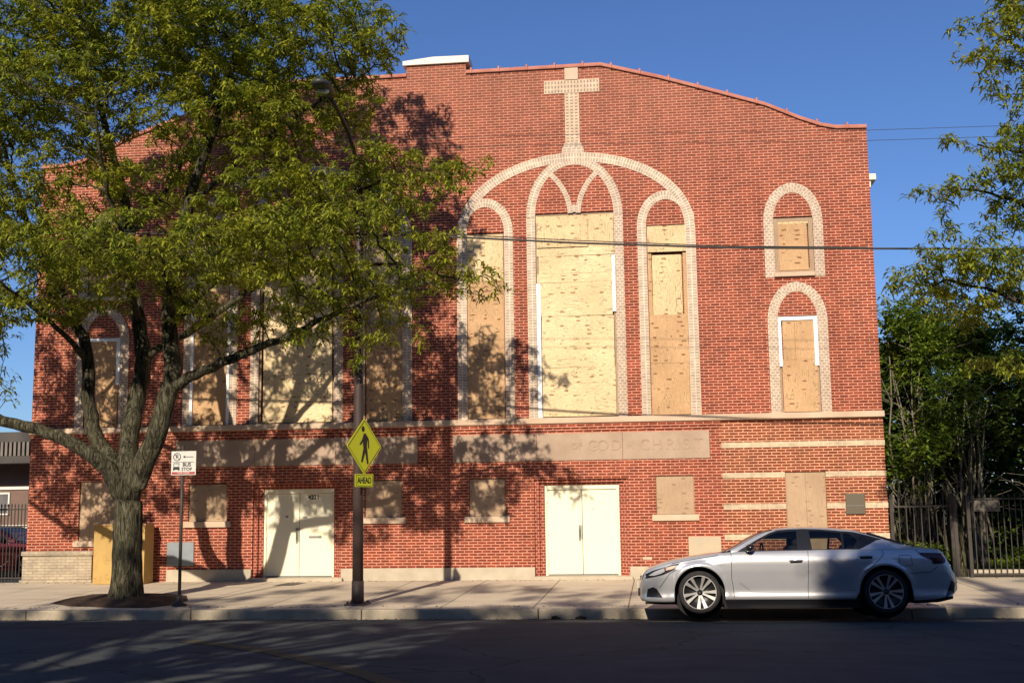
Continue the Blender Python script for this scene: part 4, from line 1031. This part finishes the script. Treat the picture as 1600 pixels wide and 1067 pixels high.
pads = [(-12.2, -5.0, 11.2, 1.6, 2.4, 1.5), (-10.2, -5.0, 11.4, 1.7, 2.8, 1.5), (-8.3, -5.2, 11.0, 1.6, 2.8, 1.4), (-6.6, -5.2, 10.7, 1.4, 2.2, 1.2, .9), (-5.5, -5.1, 10.9, 1.0, 1.5, .8, .8),
 (-11.5, -5.4, 9.7, 1.5, 2.4, .9, .7), (-13.6, -5.2, 9.8, 1.5, 2.2, 1.3), (-8.4, -5.4, 9.2, 1.3, 2.0, .75, .5), (-6.9, -5.2, 9.1, 1.2, 1.8, .7, .8), (-5.7, -5.0, 9.5, .7, 1.1, .55, .6),
 (-6.9, -5.0, 7.7, 1.2, 1.9, .8), (-5.6, -5.1, 7.6, 1.0, 1.5, .75), (-4.9, -5.2, 8.2, .75, 1.1, .5), (-4.0, -5.2, 7.9, .7, .9, .38, .8), (-3.6, -5.3, 8.1, .45, .6, .25, .7),
 (-6.4, -5.6, 6.5, 1.3, 1.7, .55), (-4.9, -5.6, 6.9, .75, 1.1, .5), (-5.0, -5.8, 5.75, 1.1, 1.2, .45), (-3.9, -5.8, 5.85, .85, .9, .32), (-3.25, -5.8, 5.7, .5, .6, .25), (-6.3, -5.7, 5.6, .9, 1.3, .35), (-4.6, -5.7, 4.85, .6, .6, .3, .8), (-5.2, -5.7, 4.35, .45, .4, .2, .7), (-3.7, -5.8, 6.5, .7, .8, .3), (-4.4, -5.6, 7.5, .7, .9, .4), (-3.1, -5.9, 5.95, .55, .6, .22), (-2.75, -5.9, 5.45, .4, .5, .18), (-2.95, -5.8, 8.0, .35, .5, .16, .8), (-6.2, -5.8, 4.75, .5, .7, .25, .8), (-8.0, -5.8, 5.2, .9, 1.0, .3, .7), (-12.9, -5.6, 4.9, .8, .9, .35, .7), (-3.3, -5.8, 7.3, .35, .5, .2, .7),
 (-7.4, -5.8, 6.3, 1.0, 1.7, .5), (-8.7, -6.2, 6.1, 1.0, 1.8, .42), (-9.9, -6.4, 6.35, 1.1, 1.8, .45), (-11.1, -6.2, 6.6, 1.1, 1.8, .42), (-10.9, -6.0, 5.75, 1.2, 1.5, .38), (-12.0, -5.8, 5.7, .8, 1.4, .35, .9), (-12.3, -5.4, 7.7, 1.0, 1.9, .8, .9), (-13.6, -5.3, 7.4, 1.1, 1.8, 1.0, .7), (-13.2, -5.3, 5.6, 1.0, 1.4, .5, .6), (-14.6, -5.3, 5.8, 1.2, 1.4, .8, .7), (-13.4, -5.3, 4.3, 1.1, .9, .35, 1.1), (-12.5, -5.4, 4.1, .5, .6, .22, .9), (-13.2, -5.2, 5.0, .9, .9, .35, .9),
 (-8.2, -4.6, 7.3, .9, 1.5, .6, .3), (-9.6, -5.2, 8.1, 1.1, 1.7, .6, .4), (-11.2, -5.0, 8.3, 1.2, 1.5, .7, .5), (-7.9, -8.3, 6.2, 1.5, .9, .6, .5), (-5.9, -8.1, 6.3, 1.2, .9, .5, .5), (-9.6, -8.2, 6.5, 1.2, .9, .5, .4), (-4.7, -7.9, 6.5, .8, .8, .4, .5), (-7.4, -2.6, 8.2, 1.8, .8, 1.2, .2), (-6.6, -5, 13.1, 1.6, 1.8, .9, .5), (-8.4, -5, 13.3, 1.6, 1.8, 1.1, .7), (-10.5, -5, 13.6, 1.6, 1.8, 1.1, .6)]
tree = thing('street_tree', 'large honey locust with spreading limbs and new yellow green leaves at left', 'tree', (0, 0, 0))
P_, par_, mr_ = colonise(limbs, in_pads(pads, 34), kill=.25, step=.18)
def flare(v):
    if v.z < .75 and (Vector((v.x-TX, v.y-TY, 0))).length < .6:
        a = math.atan2(v.y-TY, v.x-TX); k = 1+(.34+.16*sin(a*5+1)+.08*sin(a*9))*max(0, (.75-v.z)/.75)**2.2
        return Vector((TX+(v.x-TX)*k, TY+(v.y-TY)*k, v.z))
    if v.z < 3.2: a = math.atan2(v.y-TY, v.x-TX); return v+Vector((cos(a), sin(a), 0))*(.010*sin(a*7+v.z*1.5)+.008*sin(a*13-v.z*2.4))
tr, rad_, ch_ = branch_mesh('trunk', P_, par_, mr_, M_BARK, tree, trunk_flare=flare, tip=.0078)
def rosettes(P, minr, rad_, ch, per=2.1, thr=.016, spread=.10):
    out = []
    for i, p in enumerate(P):
        if minr[i] > 0 or rad_[i] > thr: continue
        k = int(per+rng.uniform(0, 1)+(1.6 if not ch[i] else 0))
        for _ in range(k): out.append((p.x+rng.normal(0, spread), p.y+rng.normal(0, spread), p.z+rng.normal(0, spread*.6)))
    return out
cen = rosettes(P_, mr_, rad_, ch_, 1.75)
print('tree nodes', len(P_), 'rosettes', len(cen))
leaf_mesh('foliage', cen, M_LEAF, tree)

# second locust just outside the frame at the right, reaching in
t2 = thing('street_tree', 'honey locust branches reaching in from the right edge above the fence', 'tree', (0, 0, 0))
limbs2 = [([(9.9, -5.0, .1), (9.85, -5.0, 1.2), (9.8, -5.0, 2.6)], .24, .21), ([(9.8, -5, 2.5), (9.2, -5.2, 4.0), (8.6, -5.4, 5.5), (8.2, -5.5, 7.2), (7.8, -5.6, 9.0), (7.6, -5.6, 10.8)], .16, .03),
 ([(9.8, -5, 2.6), (8.8, -5.3, 3.5), (7.6, -5.6, 4.3), (6.6, -5.8, 4.9), (5.6, -5.9, 5.3), (4.8, -5.9, 5.5)], .10, .015), ([(8.6, -5.4, 5.4), (7.6, -5.6, 6.1), (6.6, -5.8, 6.6), (5.8, -5.8, 7.0), (5.1, -5.9, 7.1)], .07, .013), ([(8.2, -5.5, 7.0), (7.2, -5.7, 7.6), (6.3, -5.8, 7.7), (5.5, -5.9, 7.85)], .06, .012),
 ([(7.9, -5.6, 8.6), (7.1, -5.8, 9.2), (6.3, -5.9, 9.6), (5.7, -5.9, 10.1)], .05, .012), ([(9.8, -5, 2.6), (10.4, -4.6, 4.5), (10.8, -4.4, 7), (11, -4.4, 10)], .16, .03), ([(8.8, -5.3, 3.5), (7.9, -4.8, 3.9), (7.0, -4.2, 4.1), (6.3, -3.8, 4.2)], .05, .012)]
pads2 = [(6.3, -5.9, 9.6, .55, 1.0, .5, .8), (6.9, -5.9, 10.6, .7, 1.2, .6), (6.35, -5.9, 8.8, .5, .9, .4), (5.75, -5.9, 10.0, .35, .6, .25, .6), (5.3, -5.9, 9.15, .25, .4, .18, .7), (6.6, -5.9, 8.1, .7, 1.2, .4), (5.6, -5.9, 7.75, .5, .6, .18, .7), (4.9, -5.9, 7.95, .28, .4, .2, .8),
 (6.0, -5.9, 7.2, .8, 1.1, .38), (5.2, -5.9, 6.95, .6, .7, .2), (6.6, -5.9, 6.6, .7, 1.0, .35), (5.4, -5.9, 6.3, .6, .8, .25, .8), (4.6, -5.9, 6.0, .4, .5, .22, .8), (5.7, -5.9, 5.7, 1.0, 1.1, .42, 1.6), (4.9, -5.9, 5.5, .75, .9, .34, 1.7), (4.25, -5.9, 5.45, .5, .5, .24, 2.2), (3.95, -5.9, 5.35, .4, .4, .18, 2.2), (4.7, -5.7, 5.1, .5, .5, .2, 1.5), (6.5, -5.9, 5.4, .9, 1.0, .5, 1.4), (5.5, -5.7, 5.0, .7, .8, .28, 1.2), (4.6, -5.8, 5.95, .4, .5, .3, .8), (6.2, -4.6, 4.2, .6, .8, .22, .9), (6.6, -5, 3.7, .5, .6, .2, .8), (8.0, -5.6, 9, 1.2, 1.5, 2.2, .35), (9.8, -5, 8, 2, 2, 3, .12)]
P2, par2, mr2 = colonise(limbs2, in_pads(pads2, 26), kill=.28, step=.2)
_, rd2, ch2 = branch_mesh('trunk', P2, par2, mr2, M_BARK, t2, tip=.005)
leaf_mesh('foliage', rosettes(P2, mr2, rd2, ch2, 3.3, spread=.13), M_LEAF, t2)
# limb of a neighbouring tree just past the left edge
t3 = thing('street_tree', 'dark limbed locust at the far left edge beyond the large tree', 'tree', (0, 0, 0))
limbs3 = [([(-17.8, -5, 0), (-17.7, -5, 2.6)], .25, .22), ([(-17.7, -5, 2.6), (-16.2, -4.6, 4.6), (-14.8, -4.3, 6.1), (-13.6, -4.1, 6.7), (-12.7, -4.0, 7.6)], .17, .03), ([(-14.8, -4.3, 6.1), (-13.8, -4.2, 5.5), (-12.9, -4.2, 5.2)], .06, .012), ([(-16.2, -4.6, 4.6), (-16.6, -4.6, 7), (-16.8, -4.6, 10)], .13, .03)]
pads3 = [(-14.0, -4.3, 6.9, .9, 1.1, .5, .6), (-13.4, -4.3, 5.5, .8, .9, .5, .35), (-15.4, -4.6, 7.6, 1.2, 1.3, 1.4, .5), (-15, -4.6, 10, 1.6, 1.5, 1.2, .5), (-13.1, -4.2, 4.5, .6, .6, .3, .4)]
P3, par3, mr3 = colonise(limbs3, in_pads(pads3, 22), kill=.3, step=.2)
_, rd3, ch3 = branch_mesh('trunk', P3, par3, mr3, M_BARK, t3, tip=.006)
leaf_mesh('foliage', rosettes(P3, mr3, rd3, ch3, 1.5), M_LEAF, t3)

# dense shrubs and many-stemmed trees behind the right fence
M_STEM = noisy('pale_stem_bark', (.13, .11, .08), (.22, .19, .14), 6, .9, .4)
def thicket(label, base, stems, crown_pads, m, dens, L=.13, wid=.022, name='shrub_tree', cat='tree', n_leaf=7, stem_r=.035):
    t = thing(name, label, cat, (0, 0, 0)); bm = B()
    for k in range(stems):
        a = rng.uniform(0, 2*pi); r_ = rng.uniform(0, .55); x = base[0]+r_*cos(a); y = base[1]+r_*sin(a)*.7; pd = crown_pads[rng.integers(len(crown_pads))]
        tx = pd[0]+rng.uniform(-.6, .6)*pd[3]; ty = pd[1]+rng.uniform(-.5, .5)*pd[4]; tz = pd[2]+rng.uniform(-.3, .6)*pd[5]
        pts = []
        for i in range(9):
            u = i/8; pts.append((x+(tx-x)*u**1.5+rng.normal(0, .05), y+(ty-y)*u**1.5+rng.normal(0, .05), .05+(tz-.05)*u))
        rr = stem_r*rng.uniform(.5, 1.3); tube(bm, pts, [rr*(1-.75*i/8) for i in range(9)], 6)
        for j in range(5):
            q = Vector(pts[rng.integers(4, 8)]); e = q+Vector((rng.normal(0, .6), rng.normal(0, .5), rng.uniform(.2, .9))); tube(bm, [q, (q+e)/2+Vector((0, 0, .08)), e], [rr*.35, rr*.22, .004], 4, False)
    obj('trunk', bm, M_STEM, t, True)
    c_ = in_pads(crown_pads, dens*2.1, .2)
    # clumpy: keep points near random twig centres
    n_c = max(12, len(c_)//26); tw = c_[rng.integers(0, len(c_), n_c)]
    pick = tw[rng.integers(0, n_c, len(c_))]+rng.normal(0, .20, (len(c_), 3))
    leaf_mesh('foliage', pick, m, t, n_leaf, L, wid, .7)
    return t
thicket('tall dark shrubby tree against the right corner of the church', (5.9, 1.8), 20, [(5.5, 1.5, 6.2, .6, .8, .6), (5.75, 1.6, 5.6, .8, 1.0, .9), (6.1, 1.7, 4.4, 1.1, 1.1, .9), (5.6, 1.5, 2.8, .6, .9, .8), (6.3, 1.9, 2.9, .9, .9, .7, .6), (5.4, 1.4, 1.9, .35, .5, .6, .6), (6.5, 2.4, 5.2, .9, .8, .8)], M_LEAFM, 50)
thicket('dense dark tree filling the middle of the gap right of the church', (7.4, 2.8), 16, [(7.2, 3.2, 5.0, 1.2, 1.2, 1.3), (8.0, 3.6, 3.8, 1.3, 1.2, 1.1), (6.9, 3.4, 3.2, .9, 1.0, .8), (7.8, 3.2, 5.9, 1.3, 1.1, 1.0), (7.4, 3.8, 2.5, 1.0, .8, .5, .5)], M_LEAFD, 38, .15, .026)
thicket('dark evergreen looking tree at the right edge behind the picket fence', (9.0, 2.6), 12, [(9.2, 2.8, 4.4, 1.2, 1.1, 1.2), (9.8, 3.0, 5.6, 1.3, 1.1, 1.1), (9.6, 2.6, 3.0, 1.0, .9, .7), (9.0, 2.3, 2.2, .7, .6, .35, .7)], M_LEAFD, 40, .15, .026)
thicket('broad dark tree farther back behind the thicket', (8.5, 8), 5, [(8, 8, 5.4, 2.2, 1.6, 1.6), (10.5, 8, 4.6, 2.4, 1.6, 2.0), (6.2, 8, 4.2, 1.8, 1.4, 1.6), (9, 8.5, 2.4, 3.0, 1.2, .9, .7)], M_LEAFD, 16, .24, .045, stem_r=.09)
c_ = in_pads([(x, 7.5+rng.uniform(-1, 1), 1.2, 1.3, 1.0, 1.9) for x in np.arange(5.4, 17, 1.3)]+[(x, 8.5, 3.6, 1.3, 1.0, 1.3) for x in np.arange(6, 17, 1.4)], 50, .1)
tag(leaf_mesh('undergrowth', c_, M_LEAFD, None, 7, .24, .05, .7), kind='stuff')
# old clump of leaning trunks by the gate
t = thing('old_tree', 'thick clump of fused leaning trunks beside the gate', 'tree', (0, 0, 0)); bm = B()
for k in range(13):
    x = 6.28+.42*(k/12)+random.uniform(-.05, .05); y = .55+random.uniform(-.15, .35); lean = random.uniform(-.35, .15); pts = [(x+lean*(u/6)**1.3*1.2+random.uniform(-.03, .03), y+random.uniform(-.04, .04)+u*.03, 0+u*.29*random.uniform(.9, 1.1)) for u in range(8)]
    r0 = random.uniform(.035, .07); tube(bm, pts, [r0*(1.25 if u == 0 else 1-.07*u) for u in range(8)], 8)
obj('trunk', bm, M_BARK, t, True)
c_ = in_pads([(6.6, .9, 4.3, .8, .6, .6), (7.3, .9, 3.9, .7, .6, .5), (6.0, .8, 4.2, .5, .5, .4)], 46, .2); leaf_mesh('foliage', c_, M_LEAFD, t, 6, .13, .02, .7)
for i, (x, y, z, lb) in enumerate(((5.5, .75, .55, 'low green bush just behind the short fence by the church corner'), (6.05, .8, .5, 'low green bush beside the open gate'), (7.9, .6, .45, 'small leafy bush inside the right picket fence'))):
    t = thing('bush', lb, 'bush', (0, 0, 0), 0, 'low bushes behind the fences'); bm = B()
    for k in range(7): tube(bm, [(x, y, .1), (x+random.uniform(-.2, .2), y+random.uniform(-.1, .2), z), (x+random.uniform(-.35, .35), y+random.uniform(-.1, .2), z+.3)], [.012, .008, .004], 4)
    obj('stem', bm, M_BARK, t); leaf_mesh('foliage', in_pads([(x, y, z, .42, .35, .38)], 1100, .1), M_LEAFM, t, 6, .09, .022, .6)
# tufts of grass on the lawn behind the fence
g = []
for _ in range(7000):
    g.append((rng.uniform(6.7, 11), rng.uniform(.2, 9), .12))
tag(leaf_mesh('grass', g, M_LEAFM, None, 5, .10, .010, -.6), kind='stuff')

# ------------------------------------------------------------------ background left: low building behind the fence
bgb = thing('low_building', 'low grey sided building with dark roof and red brick base at the far left', 'building', (-19.5, 14, 0))
bm = B(); box(bm, -14, 3.6, 0, 8, 1.35, 3.5); obj('siding_wall', bm, noisy('brown_siding', (.15, .095, .075), (.20, .13, .10), 2, .8, .1), bgb)
bm = B(); box(bm, -14, 3.62, -.03, 8, -.2, 1.25); obj('brick_base', bm, brickmat('dull_brick', (.16, .04, .03), (.12, .035, .03), (.2, .12, .1)), bgb)
bm = B(); box(bm, -14, 3.64, -.06, 0, 1.25, 1.36); box(bm, -14, 3.64, -.05, 0, 2.62, 2.72); obj('white_trim', bm, M_WHITE, bgb)
for x in np.arange(-12, 3.4, 1.6):
    bm = B(); box(bm, x-.42, x+.42, -.05, .0, 1.72, 2.52); w = obj('window', bm, M_WHITE, bgb); bm = B(); box(bm, x-.36, x+.0, -.06, -.051, 1.78, 2.46); box(bm, x+.04, x+.36, -.06, -.051, 1.78, 2.46); obj('pane', bm, noisy('dull_curtained_glass', (.10, .10, .11), (.22, .20, .18), 1.2, .3, 0), w)
bm = B(); box(bm, -14, 3.9, -1.4, 9, 3.5, 3.75); box(bm, -14, 3.9, -1.2, 9, 4.25, 4.6); obj('roof', bm, noisy('dark_roofing', (.05, .045, .04), (.09, .08, .07), 1), bgb)
bm = B()
for x in np.arange(-14, 3.8, .16): box(bm, x, x+.09, -1.3, -1.2, 3.76, 4.24)
obj('valance', bm, noisy('aged_grey_metal', (.22, .19, .16), (.15, .13, .11), 2), bgb)

# ------------------------------------------------------------------ across the street, behind the camera: what shades the road
for i, (xa, xb, h, lb) in enumerate(((-60, -10.6, 12.85, 'brown brick apartment block across the street, left of the gap'), (-5.7, 50, 12.55, 'long brown brick apartment block across the street, right of the gap'))):
    a = thing('apartment_building', lb, 'building', (xa, -31, 0)); L = xb-xa; bm = B(); box(bm, 0, L, -14, 0, -.2, h); obj('wall', bm, brickmat('brown_brick', (.16, .08, .05), (.12, .06, .04), (.25, .2, .16)), a)
    x = 1.2
    while x < L-1.5:
        for z in (1.4, 4.6, 7.8): bm = B(); box(bm, x, x+1.1, 0, .05, z, z+1.7); w = obj('window', bm, M_WHITE, a); bm = B(); box(bm, x+.08, x+1.02, .051, .06, z+.08, z+1.62); obj('pane', bm, M_LAMP, w)
        x += 3.1
    bm = B(); box(bm, 0, L, -14, .25, h+.002, h+.18); obj('cornice', bm, M_STONE, a)
def far_tree(label, x, y, pd, dens):
    t = thing('street_tree', label, 'tree', (0, 0, 0)); bm = B(); top = max(p[2] for p in pd); tube(bm, [(x, y, 0), (x, y, 3), (x+.2, y, 6), (x, y, top)], [.25, .2, .14, .04], 10)
    for p in pd:
        for k in range(4): tube(bm, [(x, y, 4+k*1.2), ((x+p[0])/2, (y+p[1])/2, (4+k+p[2])/2+.4), (p[0]+rng.uniform(-.5, .5)*p[3], p[1], p[2]+rng.uniform(-.5, .5)*p[5])], [.09, .06, .015], 6)
    obj('trunk', bm, M_BARK, t, True); c_ = in_pads(pd, dens, .1); n_c = len(c_)//14; tw = c_[rng.integers(0, len(c_), n_c)]; pick = tw[rng.integers(0, n_c, len(c_))]+rng.normal(0, .17, (len(c_), 3))
    leaf_mesh('foliage', pick, M_LEAF, t, 6, .2, .035)
far_tree('street tree across the road in the gap between the apartment blocks', -7.5, -28.5, [(-9.5, -28.5, 8.8, 2.6, 2, 2.2, .5), (-6.0, -28.5, 8.2, 2.4, 2, 1.7, .3), (-4.2, -28.5, 10.6, 2.0, 1.6, 1.6), (-8.0, -28.5, 11.4, 3.0, 1.8, 1.5, .6), (-11.5, -28.5, 11.6, 2.4, 1.6, 1.5)], 11)
far_tree('wide thin crowned tree across the road opposite the lamp post', -8.5, -29.2, [(-11.5, -29.2, 13.8, 2.8, 1.4, 1.2, .8), (-7.5, -29.2, 14.0, 2.6, 1.4, 1.3, .8), (-5.0, -29.2, 13.4, 1.5, 1.3, .9, .9), (-14.5, -29.2, 13.2, 2.2, 1.3, .9, .9), (-8.6, -29.2, 12.6, 2.6, .6, .36, 6), (-5.6, -29.2, 12.6, 1.5, .6, .34, 6), (-12.6, -29.2, 12.7, 2.2, .6, .3, 5)], 14)
far_tree('street tree across the road opposite the rear of the silver car', 1.0, -28.5, [(.5, -28.5, 11.9, 1.2, .6, .55, 9), (1.4, -28.5, 12.2, 1.0, .6, .5, 7), (3.0, -28.5, 13.0, 1.4, .8, .6, 2), (4.0, -28.5, 13.8, 1.4, 1.2, .9, .8)], 26)
far_tree('tallest street tree across the road, unseen, added to darken the thicket', 5.2, -29.6, [(6.9, -29.6, 17.0, 2.2, 1.6, 1.5, 1.2), (9.0, -29.6, 17.4, 2.4, 1.6, 1.8, 1.2), (4.2, -29.6, 15.0, 1.6, 1.2, 1.0, .6), (.75, -29.6, 20.3, .35, .4, .55, 3)], 20)  # made-up crown, placed so its shade falls on thicket and wall corner

# dry leaves and grit blown along the gutter and the foot of the wall
vv = []; ff = []
for _ in range(1500):
    y = rng.choice([-6.16, -6.30, -.25, -5.6], p=[.4, .2, .2, .2])+rng.normal(0, .07); x = rng.uniform(-18, 9)+rng.normal(0, .3); a = rng.uniform(0, pi); L = rng.uniform(.008, .035)
    if y > -5.9: z = zs(y)+.004
    elif y < -6.11: z = road_z(y)+.004
    else: continue
    k = len(vv); d = Vector((cos(a)*L, sin(a)*L)); q = Vector((-sin(a)*L*.6, cos(a)*L*.6))
    vv += [(x+d.x, y+d.y, z), (x+q.x, y+q.y, z+L*.4), (x-d.x, y-d.y, z), (x-q.x, y-q.y, z+.002)]; ff.append((k, k+1, k+2, k+3))
obj('leaf_litter', (vv, [], ff), noisy('dry_leaf', (.10, .065, .03), (.20, .14, .07), 9), None, kind='stuff')
